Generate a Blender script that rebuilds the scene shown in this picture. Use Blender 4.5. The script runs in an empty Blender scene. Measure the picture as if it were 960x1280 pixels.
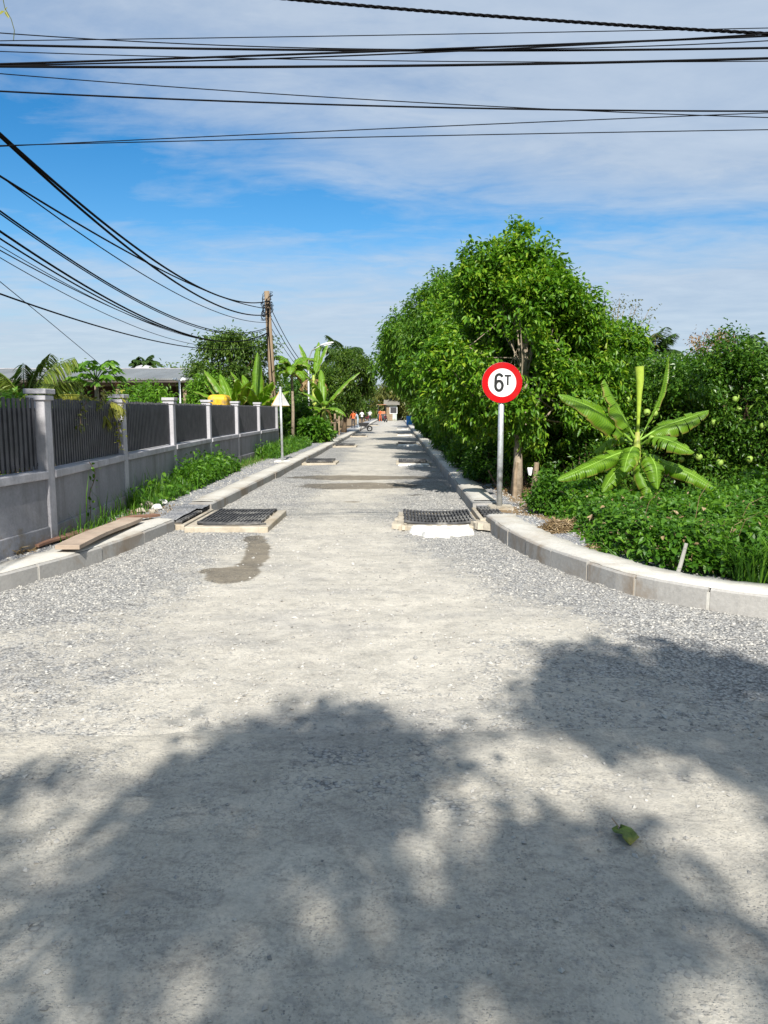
import bpy, math, random
import numpy as np
from mathutils import Vector

rng = np.random.default_rng(7)
random.seed(7)
sc = bpy.context.scene
COL = sc.collection

# ------------------------------------------------------------------ camera geometry used to survey the place
F, CX, CY, EYE = 960.0, 480.0, 640.0, 1.6
PITCH = math.atan((640 - 512) / 960)
YAW = math.atan(15 / 960 * math.cos(PITCH))

def ray(px, py):
    x = (px - CX) / F; y = (CY - py) / F
    d = (x, math.cos(PITCH) + y * math.sin(PITCH), -math.sin(PITCH) + y * math.cos(PITCH))
    c, s = math.cos(YAW), math.sin(YAW)
    return np.array((d[0] * c - d[1] * s, d[0] * s + d[1] * c, d[2]))

def gp(px, py, z=0.0):                      # surveyed ground point
    d = ray(px, py); t = (z - EYE) / d[2]
    return np.array((d[0] * t, d[1] * t, z))

def at(px, py, Y):                          # surveyed point at distance Y along the road
    d = ray(px, py); t = Y / d[1]
    return np.array((d[0] * t, Y, EYE + d[2] * t))

# ------------------------------------------------------------------ helpers
def nz(v):
    v = np.asarray(v, float)
    return v / (np.linalg.norm(v, axis=-1, keepdims=True) + 1e-9)

class MB:
    """collects vertex and face arrays and links them as ONE mesh object"""
    def __init__(s): s.v = []; s.f = []; s.n = 0; s.mi = []
    def add(s, v, f, mi=0):
        v = np.asarray(v, float).reshape(-1, 3)
        f = np.asarray(f, int)
        if f.ndim == 1: f = f.reshape(1, -1)
        s.v.append(v); s.f.append(f + s.n); s.n += len(v); s.mi.append(np.full(len(f), mi))
        return s
    def polys(s, v, faces, mi=0):
        by = {}
        for fc in faces: by.setdefault(len(fc), []).append(fc)
        v = np.asarray(v, float); base = s.n
        s.v.append(v); s.n += len(v)
        for k, fl in by.items():
            s.f.append(np.asarray(fl, int) + base); s.mi.append(np.full(len(fl), mi))
        return s
    def box(s, c, size, rz=0.0, mi=0, tilt=None):
        hx, hy, hz = np.asarray(size, float) / 2
        v = np.array([(x, y, z) for z in (-hz, hz) for x, y in ((-hx, -hy), (hx, -hy), (hx, hy), (-hx, hy))])
        if tilt is not None:
            a, b = tilt
            ca, sa = math.cos(a), math.sin(a)
            v = np.stack([v[:, 0], v[:, 1] * ca - v[:, 2] * sa, v[:, 1] * sa + v[:, 2] * ca], 1)
            ca, sa = math.cos(b), math.sin(b)
            v = np.stack([v[:, 0] * ca + v[:, 2] * sa, v[:, 1], -v[:, 0] * sa + v[:, 2] * ca], 1)
        c_, s_ = math.cos(rz), math.sin(rz)
        v = np.stack([v[:, 0] * c_ - v[:, 1] * s_, v[:, 0] * s_ + v[:, 1] * c_, v[:, 2]], 1) + np.asarray(c, float)
        s.add(v, [(0, 3, 2, 1), (4, 5, 6, 7), (0, 1, 5, 4), (1, 2, 6, 5), (2, 3, 7, 6), (3, 0, 4, 7)], mi)
        return s
    def tube(s, pts, r, n=8, mi=0, cap=True, squash=1.0):
        pts = np.asarray(pts, float); m = len(pts)
        r = np.broadcast_to(np.asarray(r, float), (m,))
        t = np.gradient(pts, axis=0); t = nz(t)
        up = np.array((0, 0, 1.0)) if abs(t[0][2]) < .9 else np.array((0, 1.0, 0))
        rings = []
        a = np.linspace(0, 2 * math.pi, n, endpoint=False)
        u = nz(np.cross(t[0], up))
        for i in range(m):
            u = nz(u - np.dot(u, t[i]) * t[i]); w = np.cross(t[i], u)
            rings.append(pts[i] + r[i] * (np.cos(a)[:, None] * u + squash * np.sin(a)[:, None] * w))
        v = np.concatenate(rings)
        f = []
        for i in range(m - 1):
            for k in range(n):
                k2 = (k + 1) % n
                f.append((i * n + k, i * n + k2, (i + 1) * n + k2, (i + 1) * n + k))
        if cap:
            s.polys(v, f + [tuple(range(n - 1, -1, -1)), tuple((m - 1) * n + k for k in range(n))], mi)
        else: s.add(v, f, mi)
        return s
    def lathe(s, c, prof, n=20, mi=0):
        a = np.linspace(0, 2 * math.pi, n, endpoint=False)
        v = np.concatenate([np.stack([r * np.cos(a), r * np.sin(a), np.full(n, z)], 1) for r, z in prof]) + np.asarray(c, float)
        f = [(i * n + k, i * n + (k + 1) % n, (i + 1) * n + (k + 1) % n, (i + 1) * n + k) for i in range(len(prof) - 1) for k in range(n)]
        s.polys(v, f + [tuple(range(n - 1, -1, -1)), tuple((len(prof) - 1) * n + k for k in range(n))], mi)
        return s
    def build(s, name, mats, parent=None, smooth=False, loc=None):
        v = np.concatenate(s.v)
        if parent is not None:
            r = parent
            while r.parent: r = r.parent
            v = v - np.array(r.location)
        elif loc is not None: v = v - np.asarray(loc, float)
        me = bpy.data.meshes.new(name)
        tot = np.concatenate([np.full(len(f), f.shape[1]) for f in s.f])
        loops = np.concatenate([f.ravel() for f in s.f])
        me.vertices.add(len(v)); me.vertices.foreach_set('co', v.astype(np.float32).ravel())
        me.loops.add(len(loops)); me.loops.foreach_set('vertex_index', loops.astype(np.int32))
        me.polygons.add(len(tot))
        st = np.concatenate([[0], np.cumsum(tot)[:-1]])
        me.polygons.foreach_set('loop_start', st.astype(np.int32))
        me.polygons.foreach_set('loop_total', tot.astype(np.int32))
        if not isinstance(mats, (list, tuple)): mats = [mats]
        for m in mats: me.materials.append(m)
        me.polygons.foreach_set('material_index', np.concatenate(s.mi).astype(np.int32))
        me.polygons.foreach_set('use_smooth', np.full(len(tot), bool(smooth)))
        me.update(calc_edges=True); me.validate()
        o = bpy.data.objects.new(name, me); COL.objects.link(o)
        if parent is not None: o.parent = parent
        elif loc is not None: o.location = loc
        return o

def tag(o, label, cat=None, group=None, kind=None):
    o['label'] = label
    if cat: o['category'] = cat
    if group: o['group'] = group
    if kind: o['kind'] = kind
    return o

def thing(name, label, cat, loc=(0, 0, 0), group=None):
    o = bpy.data.objects.new(name, None); COL.objects.link(o)
    o.location = loc; o.empty_display_size = .2
    return tag(o, label, cat, group)

def dup(root, loc, label, rz=0.0, scale=None, group=None):
    r = root.copy(); COL.objects.link(r); r.location = loc; r.rotation_euler = (0, 0, rz)
    if scale is not None: r.scale = scale if hasattr(scale, '__len__') else (scale,) * 3
    r['label'] = label
    if group: r['group'] = group
    for ch in list(root.children):
        c = ch.copy(); COL.objects.link(c); c.parent = r
        for g_ in list(ch.children):
            d = g_.copy(); COL.objects.link(d); d.parent = c
    return r

# ------------------------------------------------------------------ materials
def newmat(name):
    m = bpy.data.materials.new(name); m.use_nodes = True
    nt = m.node_tree; nt.nodes.clear()
    out = nt.nodes.new('ShaderNodeOutputMaterial')
    return m, nt, out

def N(nt, typ, **kw):
    n = nt.nodes.new(typ)
    for k, v in kw.items():
        if k.startswith('i_'): n.inputs[k[2:].replace('_', ' ')].default_value = v
        else: setattr(n, k, v)
    return n

def ramp(nt, fac, stops):
    r = nt.nodes.new('ShaderNodeValToRGB')
    e = r.color_ramp.elements
    while len(e) < len(stops): e.new(.5)
    for k, (p, c) in enumerate(stops):
        e[k].position = p
        e[k].color = tuple(c) + (1,) if len(c) == 3 else c
    nt.links.new(fac, r.inputs[0]); return r.outputs[0]

def mixc(nt, fac, a, b, mode='MIX'):
    m = nt.nodes.new('ShaderNodeMix'); m.data_type = 'RGBA'; m.blend_type = mode
    for sock, val in ((m.inputs[0], fac), (m.inputs[6], a), (m.inputs[7], b)):
        if isinstance(val, (int, float)): sock.default_value = val
        elif isinstance(val, tuple): sock.default_value = val + (1,) if len(val) == 3 else val
        else: nt.links.new(val, sock)
    return m.outputs[2]

def mth(nt, op, a, b=None, clamp=False):
    m = nt.nodes.new('ShaderNodeMath'); m.operation = op; m.use_clamp = clamp
    for k, val in enumerate((a, b)):
        if val is None: continue
        if isinstance(val, (int, float)): m.inputs[k].default_value = val
        else: nt.links.new(val, m.inputs[k])
    return m.outputs[0]

def noise(nt, scale, detail=4, rough=.55, vec=None, dist=0.0):
    n = N(nt, 'ShaderNodeTexNoise'); n.inputs['Scale'].default_value = scale
    n.inputs['Detail'].default_value = detail; n.inputs['Roughness'].default_value = rough
    n.inputs['Distortion'].default_value = dist
    if vec is not None: nt.links.new(vec, n.inputs['Vector'])
    return n.outputs[0]

def objco(nt):
    return nt.nodes.new('ShaderNodeTexCoord').outputs['Object']

def scaled(nt, vec, s):
    m = N(nt, 'ShaderNodeMapping'); m.inputs['Scale'].default_value = s
    nt.links.new(vec, m.inputs['Vector']); return m.outputs[0]

def bump(nt, h, strength=.3, dist=.02, nrm=None):
    b = N(nt, 'ShaderNodeBump'); b.inputs['Strength'].default_value = strength; b.inputs['Distance'].default_value = dist
    nt.links.new(h, b.inputs['Height'])
    if nrm is not None: nt.links.new(nrm, b.inputs['Normal'])
    return b.outputs[0]

def princ(nt, out, col, rough=.7, spec=.3, metal=0.0, nrm=None):
    p = N(nt, 'ShaderNodeBsdfPrincipled')
    for sock, val in (('Base Color', col), ('Roughness', rough)):
        if isinstance(val, (int, float)): p.inputs[sock].default_value = val
        elif isinstance(val, tuple): p.inputs[sock].default_value = val + (1,)
        else: nt.links.new(val, p.inputs[sock])
    p.inputs['Specular IOR Level'].default_value = spec; p.inputs['Metallic'].default_value = metal
    if nrm is not None: nt.links.new(nrm, p.inputs['Normal'])
    nt.links.new(p.outputs[0], out.inputs[0]); return p

def plain(name, col, rough=.6, var=.25, scale=6.0, spec=.3, metal=0.0, bmp=.15, bscale=40, dirt=None):
    m, nt, out = newmat(name); co = objco(nt)
    n = noise(nt, scale, 5, .6, co)
    dk = tuple(c * (1 - var) for c in col); lt = tuple(min(1, c * (1 + var)) for c in col)
    c = ramp(nt, n, [(.3, dk), (.7, lt)])
    if dirt:
        d = noise(nt, scale * .35, 6, .65, co)
        c = mixc(nt, ramp(nt, d, [(.5, (0, 0, 0)), (.68, (1, 1, 1))]), c, dirt)
    princ(nt, out, c, rough, spec, metal, bump(nt, noise(nt, bscale, 4, .6, co), bmp, .01))
    return m

def leafmat(name, stops, rough=.45, trans=.35, spec=.35, tmul=(1.5, 1.6, .6)):
    """leaf colours varied leaf by leaf (random per island) and by clump noise"""
    m, nt, out = newmat(name)
    g = N(nt, 'ShaderNodeNewGeometry')
    r = g.outputs['Random Per Island']
    nn = noise(nt, 1.3, 3, .6, objco(nt))
    f = mth(nt, 'ADD', mth(nt, 'MULTIPLY', r, .62), mth(nt, 'MULTIPLY', nn, .5))
    f = mth(nt, 'SUBTRACT', f, .06)
    c = ramp(nt, f, stops)
    p = N(nt, 'ShaderNodeBsdfPrincipled'); nt.links.new(c, p.inputs['Base Color'])
    p.inputs['Roughness'].default_value = rough; p.inputs['Specular IOR Level'].default_value = spec
    t = N(nt, 'ShaderNodeBsdfTranslucent')
    nt.links.new(mixc(nt, 1.0, c, tmul, 'MULTIPLY'), t.inputs['Color'])
    mx = N(nt, 'ShaderNodeMixShader'); mx.inputs[0].default_value = trans
    nt.links.new(p.outputs[0], mx.inputs[1]); nt.links.new(t.outputs[0], mx.inputs[2])
    nt.links.new(mx.outputs[0], out.inputs[0]); return m

M = {}
M['leaf_big'] = leafmat('broad_leaf', [(.05, (.024, .078, .006)), (.38, (.07, .18, .010)), (.66, (.145, .285, .018)), (.92, (.32, .39, .028))])
M['leaf_row'] = leafmat('row_leaf', [(.05, (.022, .066, .006)), (.42, (.06, .155, .010)), (.78, (.135, .25, .018)), (.98, (.25, .30, .028))])
M['leaf_dark'] = leafmat('citrus_leaf', [(.05, (.018, .056, .008)), (.48, (.05, .132, .013)), (.78, (.11, .215, .02)), (1, (.24, .32, .04))], rough=.36)
M['leaf_mango'] = leafmat('mango_leaf', [(.05, (.022, .055, .008)), (.5, (.06, .125, .013)), (.9, (.14, .21, .02))])
M['leaf_vine'] = leafmat('vine_leaf', [(.05, (.024, .08, .006)), (.5, (.062, .165, .012)), (.82, (.12, .25, .018)), (1, (.24, .30, .035))])
M['leaf_light'] = leafmat('light_leaf', [(.05, (.05, .13, .010)), (.5, (.105, .24, .018)), (.9, (.2, .36, .03))])
M['leaf_far'] = leafmat('far_leaf', [(.05, (.03, .065, .012)), (.5, (.075, .145, .022)), (.9, (.15, .22, .035))])
M['leaf_olive'] = leafmat('olive_leaf', [(.05, (.05, .07, .02)), (.5, (.11, .13, .03)), (.9, (.2, .19, .05))])
M['palm'] = leafmat('palm_leaflet', [(.05, (.05, .09, .014)), (.5, (.12, .18, .025)), (.9, (.24, .28, .045))])
M['palm_dark'] = leafmat('palm_leaflet_dark', [(.05, (.018, .045, .010)), (.5, (.04, .085, .018)), (.9, (.08, .14, .025))])
M['palm_yellow'] = leafmat('palm_leaflet_yellow', [(.05, (.12, .13, .02)), (.5, (.22, .23, .03)), (.9, (.34, .32, .05))])
M['grass'] = leafmat('grass_blade', [(.05, (.03, .09, .008)), (.5, (.065, .17, .014)), (.85, (.13, .25, .02)), (1, (.25, .27, .07))])
M['straw'] = leafmat('dry_straw', [(.05, (.14, .09, .045)), (.5, (.26, .18, .09)), (.9, (.42, .33, .19))], trans=.1, tmul=(1, 1, 1))
M['dead_leaf'] = leafmat('dead_leaf', [(.05, (.12, .07, .03)), (.5, (.26, .16, .07)), (.9, (.42, .29, .14))], trans=.2, tmul=(1, .9, .7))

def bananamat(name, dk, lt, rib):
    m, nt, out = newmat(name)
    uv = N(nt, 'ShaderNodeUVMap').outputs[0]
    sep = N(nt, 'ShaderNodeSeparateXYZ'); nt.links.new(uv, sep.inputs[0])
    w = N(nt, 'ShaderNodeTexWave'); w.bands_direction = 'Y'; w.inputs['Scale'].default_value = 14
    w.inputs['Distortion'].default_value = 1.2; nt.links.new(uv, w.inputs['Vector'])
    n = noise(nt, 5, 4, .6, objco(nt))
    f = mth(nt, 'ADD', mth(nt, 'MULTIPLY', w.outputs[0], .3), mth(nt, 'MULTIPLY', n, .7))
    c = ramp(nt, f, [(.25, dk), (.75, lt)])
    d = mth(nt, 'ABSOLUTE', mth(nt, 'SUBTRACT', sep.outputs[0], .5))
    c = mixc(nt, ramp(nt, d, [(.0, (.8, .8, .8)), (.035, (0, 0, 0))]), c, rib)
    edge = mth(nt, 'ADD', d, mth(nt, 'MULTIPLY', noise(nt, 9, 3, .6, objco(nt)), .12))
    c = mixc(nt, ramp(nt, edge, [(.50, (0, 0, 0)), (.56, (.85, .85, .85))]), c, (.25, .17, .05))
    p = N(nt, 'ShaderNodeBsdfPrincipled'); nt.links.new(c, p.inputs['Base Color'])
    p.inputs['Roughness'].default_value = .42; p.inputs['Specular IOR Level'].default_value = .4
    nt.links.new(bump(nt, w.outputs[0], .25, .006), p.inputs['Normal'])
    t = N(nt, 'ShaderNodeBsdfTranslucent'); nt.links.new(mixc(nt, 1.0, c, (1.5, 1.5, .6), 'MULTIPLY'), t.inputs['Color'])
    mx = N(nt, 'ShaderNodeMixShader'); mx.inputs[0].default_value = .35
    nt.links.new(p.outputs[0], mx.inputs[1]); nt.links.new(t.outputs[0], mx.inputs[2])
    nt.links.new(mx.outputs[0], out.inputs[0]); return m
M['banana'] = bananamat('banana_blade', (.078, .195, .010), (.185, .325, .018), (.23, .38, .035))
M['banana_dead'] = bananamat('banana_blade_dead', (.2, .12, .05), (.42, .29, .13), (.4, .3, .15))
M['banana_rib'] = plain('banana_rib', (.21, .36, .05), .5, .2, 12)
M['banana_spear'] = plain('banana_spear', (.32, .42, .05), .45, .2, 12)
M['banana_stem'] = plain('banana_stem', (.33, .40, .07), .5, .35, 9, dirt=(.25, .17, .08))

M['bark'] = plain('bark', (.11, .075, .045), .9, .5, 14, bmp=.6, bscale=30)
M['grey_stick'] = plain('grey_stick', (.30, .29, .26), .9, .25, 12)
M['bark_pale'] = plain('bark_pale', (.27, .22, .16), .9, .35, 14, bmp=.5, bscale=30)
M['twig'] = plain('twig', (.16, .11, .07), .9, .4, 20)
M['cable'] = plain('cable_rubber', (.004, .004, .005), .7, .2, 4, spec=.08)
M['galv'] = plain('galvanised_steel', (.52, .54, .55), .45, .2, 22, spec=.5, metal=.5, bmp=.08, dirt=(.38, .36, .33))
M['steel_white'] = plain('white_enamel', (.70, .71, .70), .45, .08, 9, bmp=.03, dirt=(.52, .50, .46))
M['sign_back'] = plain('weathered_sign_back', (.46, .46, .44), .6, .18, 7, bmp=.05, dirt=(.3, .28, .24))
M['red'] = plain('red_enamel', (.43, .002, .004), .5, .1, 5, spec=.12, bmp=.03, dirt=(.30, .02, .02))
M['black_paint'] = plain('black_paint', (.012, .012, .012), .5, .1, 5, bmp=.02)
M['yellow'] = plain('yellow_enamel', (.62, .38, .02), .5, .3, 9, bmp=.1, dirt=(.3, .2, .08))
M['iron'] = plain('black_cast_iron', (.05, .05, .052), .75, .35, 12, spec=.3, metal=.1, bmp=.3)
M['dusty_iron'] = plain('dusty_cast_iron', (.06, .06, .062), .85, .4, 9, spec=.2, bmp=.4, dirt=(.24, .23, .21))
M['fence_metal'] = plain('dark_fence_metal', (.085, .085, .095), .55, .3, 5, spec=.35, metal=.2, bmp=.05)
M['plank'] = plain('raw_plank', (.36, .28, .215), .85, .3, 3, bmp=.4, bscale=25, dirt=(.5, .42, .33))
M['plank_red'] = plain('brown_plank', (.22, .12, .08), .85, .3, 3, bmp=.4, bscale=25, dirt=(.3, .22, .15))
M['stake'] = plain('weathered_wood', (.24, .18, .12), .9, .35, 8, bmp=.6, bscale=30)
M['plaster_white'] = plain('white_plaster', (.68, .67, .63), .8, .12, 6, bmp=.8, bscale=22, dirt=(.40, .37, .31))
M['tan_concrete'] = plain('tan_concrete', (.43, .38, .30), .9, .22, 7, bmp=.5, bscale=30, dirt=(.33, .27, .19))
M['dark_hole'] = plain('shaft_dark', (.05, .048, .045), .95, .3, 6)
M['roof_grey'] = None
M['skin'] = plain('skin', (.30, .17, .11), .6, .1, 10, bmp=.02)
M['hair'] = plain('black_hair', (.015, .012, .01), .6, .2, 30)
M['orange_cloth'] = plain('orange_cloth', (.62, .13, .04), .85, .12, 8)
M['dark_cloth'] = plain('dark_cloth', (.03, .03, .035), .85, .2, 8)
M['grey_cloth'] = plain('grey_blue_cloth', (.30, .36, .40), .85, .12, 8)
M['white_cloth'] = plain('white_cloth', (.7, .7, .68), .85, .08, 8)
M['tyre'] = plain('tyre_rubber', (.02, .02, .02), .8, .2, 20)
M['blue_plastic'] = plain('blue_plastic', (.03, .20, .50), .4, .12, 6, bmp=.03)
M['bike_red'] = plain('dark_red_bike_plastic', (.12, .02, .02), .35, .1, 6, bmp=.02)
M['orange_paint'] = plain('orange_machine_paint', (.36, .16, .08), .6, .3, 6, bmp=.05)
M['glass'] = plain('lamp_glass', (.7, .72, .75), .2, .05, 4, spec=.5, bmp=.0)
M['pomelo'] = plain('pomelo_peel', (.25, .37, .07), .55, .15, 10, bmp=.1, bscale=90)
M['fallen'] = plain('fallen_leaf', (.10, .15, .03), .6, .5, 18, bmp=.3, dirt=(.3, .26, .06))

def concrete_mat(name, base, stain, streak=True, top=None):
    m, nt, out = newmat(name); co = objco(nt)
    n1 = noise(nt, 2.2, 6, .6, co); n2 = noise(nt, 30, 4, .65, co)
    c = ramp(nt, n1, [(.3, tuple(x * .82 for x in base)), (.7, tuple(min(1, x * 1.12) for x in base))])
    c = mixc(nt, .35, c, ramp(nt, n2, [(.35, tuple(x * .75 for x in base)), (.65, tuple(min(1, x * 1.2) for x in base))]))
    if streak:
        s = noise(nt, 1.0, 5, .65, scaled(nt, co, (2.3, 2.3, .4)))
        c = mixc(nt, ramp(nt, s, [(.46, (0, 0, 0)), (.72, (.7, .7, .7))]), c, stain)
        sz = N(nt, 'ShaderNodeSeparateXYZ'); nt.links.new(co, sz.inputs[0])
        mud = mth(nt, 'ADD', mth(nt, 'MULTIPLY', sz.outputs[2], -1.15), mth(nt, 'MULTIPLY', noise(nt, 3.5, 6, .7, co), 1.5))
        c = mixc(nt, ramp(nt, mud, [(.42, (0, 0, 0)), (.62, (.7, .7, .7))]), c, (.19, .155, .11))
    else:
        s = noise(nt, 1.4, 6, .7, co, .6)
        c = mixc(nt, ramp(nt, s, [(.46, (0, 0, 0)), (.66, (.9, .9, .9))]), c, stain)
    pits = N(nt, 'ShaderNodeTexVoronoi'); pits.inputs['Scale'].default_value = 45; nt.links.new(co, pits.inputs['Vector'])
    h = mth(nt, 'ADD', mth(nt, 'MULTIPLY', ramp(nt, pits.outputs[0], [(.0, (0, 0, 0)), (.22, (1, 1, 1))]), .4), n2)
    princ(nt, out, c, .88, .25, 0, bump(nt, h, .35, .008)); return m
M['wall'] = concrete_mat('painted_wall', (.25, .25, .268), (.10, .10, .095))
M['post'] = concrete_mat('painted_post', (.42, .41, .43), (.19, .185, .18))
M['kerb'] = concrete_mat('kerb_concrete', (.36, .345, .32), (.25, .195, .14), False)
M['kerb_top'] = concrete_mat('cement_topping', (.54, .515, .46), (.40, .355, .29), False)
M['pole'] = concrete_mat('utility_pole', (.25, .185, .12), (.14, .10, .07))
M['house_wall'] = concrete_mat('house_wall', (.46, .54, .47), (.3, .33, .28))
M['dark_wall'] = concrete_mat('shed_wall', (.10, .085, .075), (.05, .05, .045))

def roofmat(name, col):
    m, nt, out = newmat(name); co = objco(nt)
    w = N(nt, 'ShaderNodeTexWave'); w.bands_direction = 'X'; w.inputs['Scale'].default_value = 4.0; nt.links.new(co, w.inputs['Vector'])
    n = noise(nt, 1.1, 6, .65, scaled(nt, co, (1, .25, 1)))
    c = ramp(nt, n, [(.3, tuple(x * .7 for x in col)), (.7, tuple(x * 1.2 for x in col))])
    princ(nt, out, c, .6, .4, .1, bump(nt, w.outputs[0], .5, .03)); return m
M['roof_grey'] = roofmat('corrugated_roof', (.19, .20, .20))
M['roof_tan'] = roofmat('tan_roof', (.27, .25, .21))

# ------------------------------------------------------------------ road / gravel materials
def gravelmat(name, dust, stone_a, stone_b, darkcol, attr=True, scale=1.0, earth=None):
    """packed dust with crushed stone; attribute 'mask': R = loose stone, G = damp patches and dark bands, B = earth"""
    m, nt, out = newmat(name); co = objco(nt)
    if attr:
        at_ = N(nt, 'ShaderNodeAttribute'); at_.attribute_name = 'mask'
        sp = N(nt, 'ShaderNodeSeparateColor'); nt.links.new(at_.outputs['Color'], sp.inputs[0])
        g, dark_m, er = sp.outputs[0], sp.outputs[1], sp.outputs[2]
    big = noise(nt, .55 * scale, 6, .62, co); mid = noise(nt, 4 * scale, 6, .65, co, .3); fine = noise(nt, 60 * scale, 4, .7, co)
    streaky = noise(nt, 1.0, 6, .65, scaled(nt, co, (1.2, 7, 1)))
    v = N(nt, 'ShaderNodeTexVoronoi'); v.inputs['Scale'].default_value = 50 * scale; nt.links.new(co, v.inputs['Vector'])
    v2 = N(nt, 'ShaderNodeTexVoronoi'); v2.inputs['Scale'].default_value = 115 * scale; nt.links.new(co, v2.inputs['Vector'])
    cell = N(nt, 'ShaderNodeSeparateColor'); nt.links.new(v.outputs['Color'], cell.inputs[0])
    cell2 = N(nt, 'ShaderNodeSeparateColor'); nt.links.new(v2.outputs['Color'], cell2.inputs[0])
    stone = ramp(nt, cell.outputs[0], [(.0, stone_a), (.55, tuple((a + b) / 2 for a, b in zip(stone_a, stone_b))), (1, stone_b)])
    stone = mixc(nt, ramp(nt, v.outputs['Distance'], [(.38, (0, 0, 0)), (.7, (.85, .85, .85))]), stone, tuple(a * .5 for a in stone_a))
    d1 = tuple(x * .84 for x in dust); d2 = tuple(min(1, x * 1.12) for x in dust)
    dc = ramp(nt, mid, [(.3, d1), (.7, d2)])
    dc = mixc(nt, ramp(nt, streaky, [(.45, (0, 0, 0)), (.75, (.55, .55, .55))]), dc, tuple(a * .78 for a in dust))
    # small stones showing through the dust
    spk = mth(nt, 'MULTIPLY', ramp(nt, cell2.outputs[1], [(.52, (0, 0, 0)), (.56, (1, 1, 1))]), ramp(nt, v2.outputs['Distance'], [(.3, (1, 1, 1)), (.45, (0, 0, 0))]))
    clus = ramp(nt, noise(nt, 5.5 * scale, 5, .7, co), [(.40, (.12, .12, .12)), (.62, (1, 1, 1))])
    spk = mth(nt, 'MULTIPLY', spk, clus)
    dc = mixc(nt, mth(nt, 'MULTIPLY', spk, .85), dc, mixc(nt, cell2.outputs[0], tuple(a * .7 for a in stone_a), stone_b))
    dc = mixc(nt, ramp(nt, fine, [(.35, (.5, .5, .5)), (.56, (0, 0, 0))]), dc, tuple(a * .5 for a in dust))
    grit = noise(nt, 22 * scale, 5, .75, co, .5)
    dc = mixc(nt, ramp(nt, grit, [(.34, (.6, .6, .6)), (.5, (0, 0, 0)), (.62, (0, 0, 0)), (.75, (.3, .3, .3))]), dc, tuple(a * .55 for a in stone_b))
    pale = noise(nt, 1.7 * scale, 6, .7, co, .8)
    dc = mixc(nt, ramp(nt, pale, [(.48, (0, 0, 0)), (.66, (.5, .5, .5))]), dc, tuple(min(1, a * 1.22) for a in dust))
    if attr:
        gm = mth(nt, 'ADD', g, mth(nt, 'MULTIPLY', mth(nt, 'SUBTRACT', mid, .5), 1.3))
        gm = mth(nt, 'ADD', gm, mth(nt, 'MULTIPLY', mth(nt, 'SUBTRACT', big, .5), 1.5))
        gm = mth(nt, 'ADD', gm, mth(nt, 'MULTIPLY', mth(nt, 'SUBTRACT', cell.outputs[1], .5), .45))
        gf = ramp(nt, gm, [(.34, (.04, .04, .04)), (.52, (.5, .5, .5)), (.72, (1, 1, 1))])
    else:
        gf = ramp(nt, mth(nt, 'ADD', mid, mth(nt, 'MULTIPLY', cell.outputs[1], .3)), [(.45, (.35, .35, .35)), (.62, (1, 1, 1))])
    c = mixc(nt, gf, dc, stone)
    rough = .92
    if attr:
        if earth:
            e1 = mth(nt, 'ADD', er, mth(nt, 'MULTIPLY', mth(nt, 'SUBTRACT', mid, .5), 1.1))
            c = mixc(nt, ramp(nt, e1, [(.42, (0, 0, 0)), (.6, (1, 1, 1))]), c, mixc(nt, mid, tuple(a * .6 for a in earth), earth))
        dm = mth(nt, 'ADD', dark_m, mth(nt, 'MULTIPLY', mth(nt, 'SUBTRACT', streaky, .5), .9))
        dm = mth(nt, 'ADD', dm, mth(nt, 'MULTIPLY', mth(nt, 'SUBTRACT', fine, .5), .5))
        dm = mth(nt, 'MULTIPLY', ramp(nt, dm, [(.42, (0, 0, 0)), (.6, (1, 1, 1))]), ramp(nt, dark_m, [(.05, (0, 0, 0)), (.2, (1, 1, 1))]))
        c = mixc(nt, mth(nt, 'MULTIPLY', dm, .8), c, mixc(nt, 1.0, c, darkcol, 'MULTIPLY'))
    worn = noise(nt, 9 * scale, 6, .75, scaled(nt, co, (.7, 1.3, 1)), .7); pat = noise(nt, 1.0, 6, .68, scaled(nt, co, (.55, 1.5, 1)), .5)
    c = mixc(nt, 1.0, c, ramp(nt, worn, [(.30, (.68, .68, .69)), (.5, (1, 1, 1)), (.72, (1.0, 1.0, 1.0))]), 'MULTIPLY')
    c = mixc(nt, 1.0, c, ramp(nt, pat, [(.34, (.80, .81, .84)), (.52, (1, 1, 1))]), 'MULTIPLY')
    hh = mth(nt, 'MULTIPLY', mth(nt, 'SUBTRACT', 1.0, v.outputs['Distance']), gf)
    hh = mth(nt, 'ADD', hh, mth(nt, 'MULTIPLY', fine, .45))
    hh = mth(nt, 'ADD', hh, mth(nt, 'MULTIPLY', mid, .6))
    hh = mth(nt, 'ADD', hh, mth(nt, 'MULTIPLY', spk, .35))
    princ(nt, out, c, rough, .2, 0, bump(nt, hh, .75, .016)); return m
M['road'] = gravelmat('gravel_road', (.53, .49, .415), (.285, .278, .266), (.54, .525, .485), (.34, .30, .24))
M['cross'] = gravelmat('compacted_road', (.50, .46, .385), (.26, .255, .245), (.48, .465, .43), (.42, .38, .31))
M['verge'] = gravelmat('verge_gravel', (.42, .385, .32), (.27, .275, .29), (.50, .50, .50), (.4, .35, .27), earth=(.33, .23, .13))
M['ground'] = plain('garden_earth', (.14, .10, .055), .95, .35, 2, bmp=.6, bscale=12, dirt=(.06, .08, .025))

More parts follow.
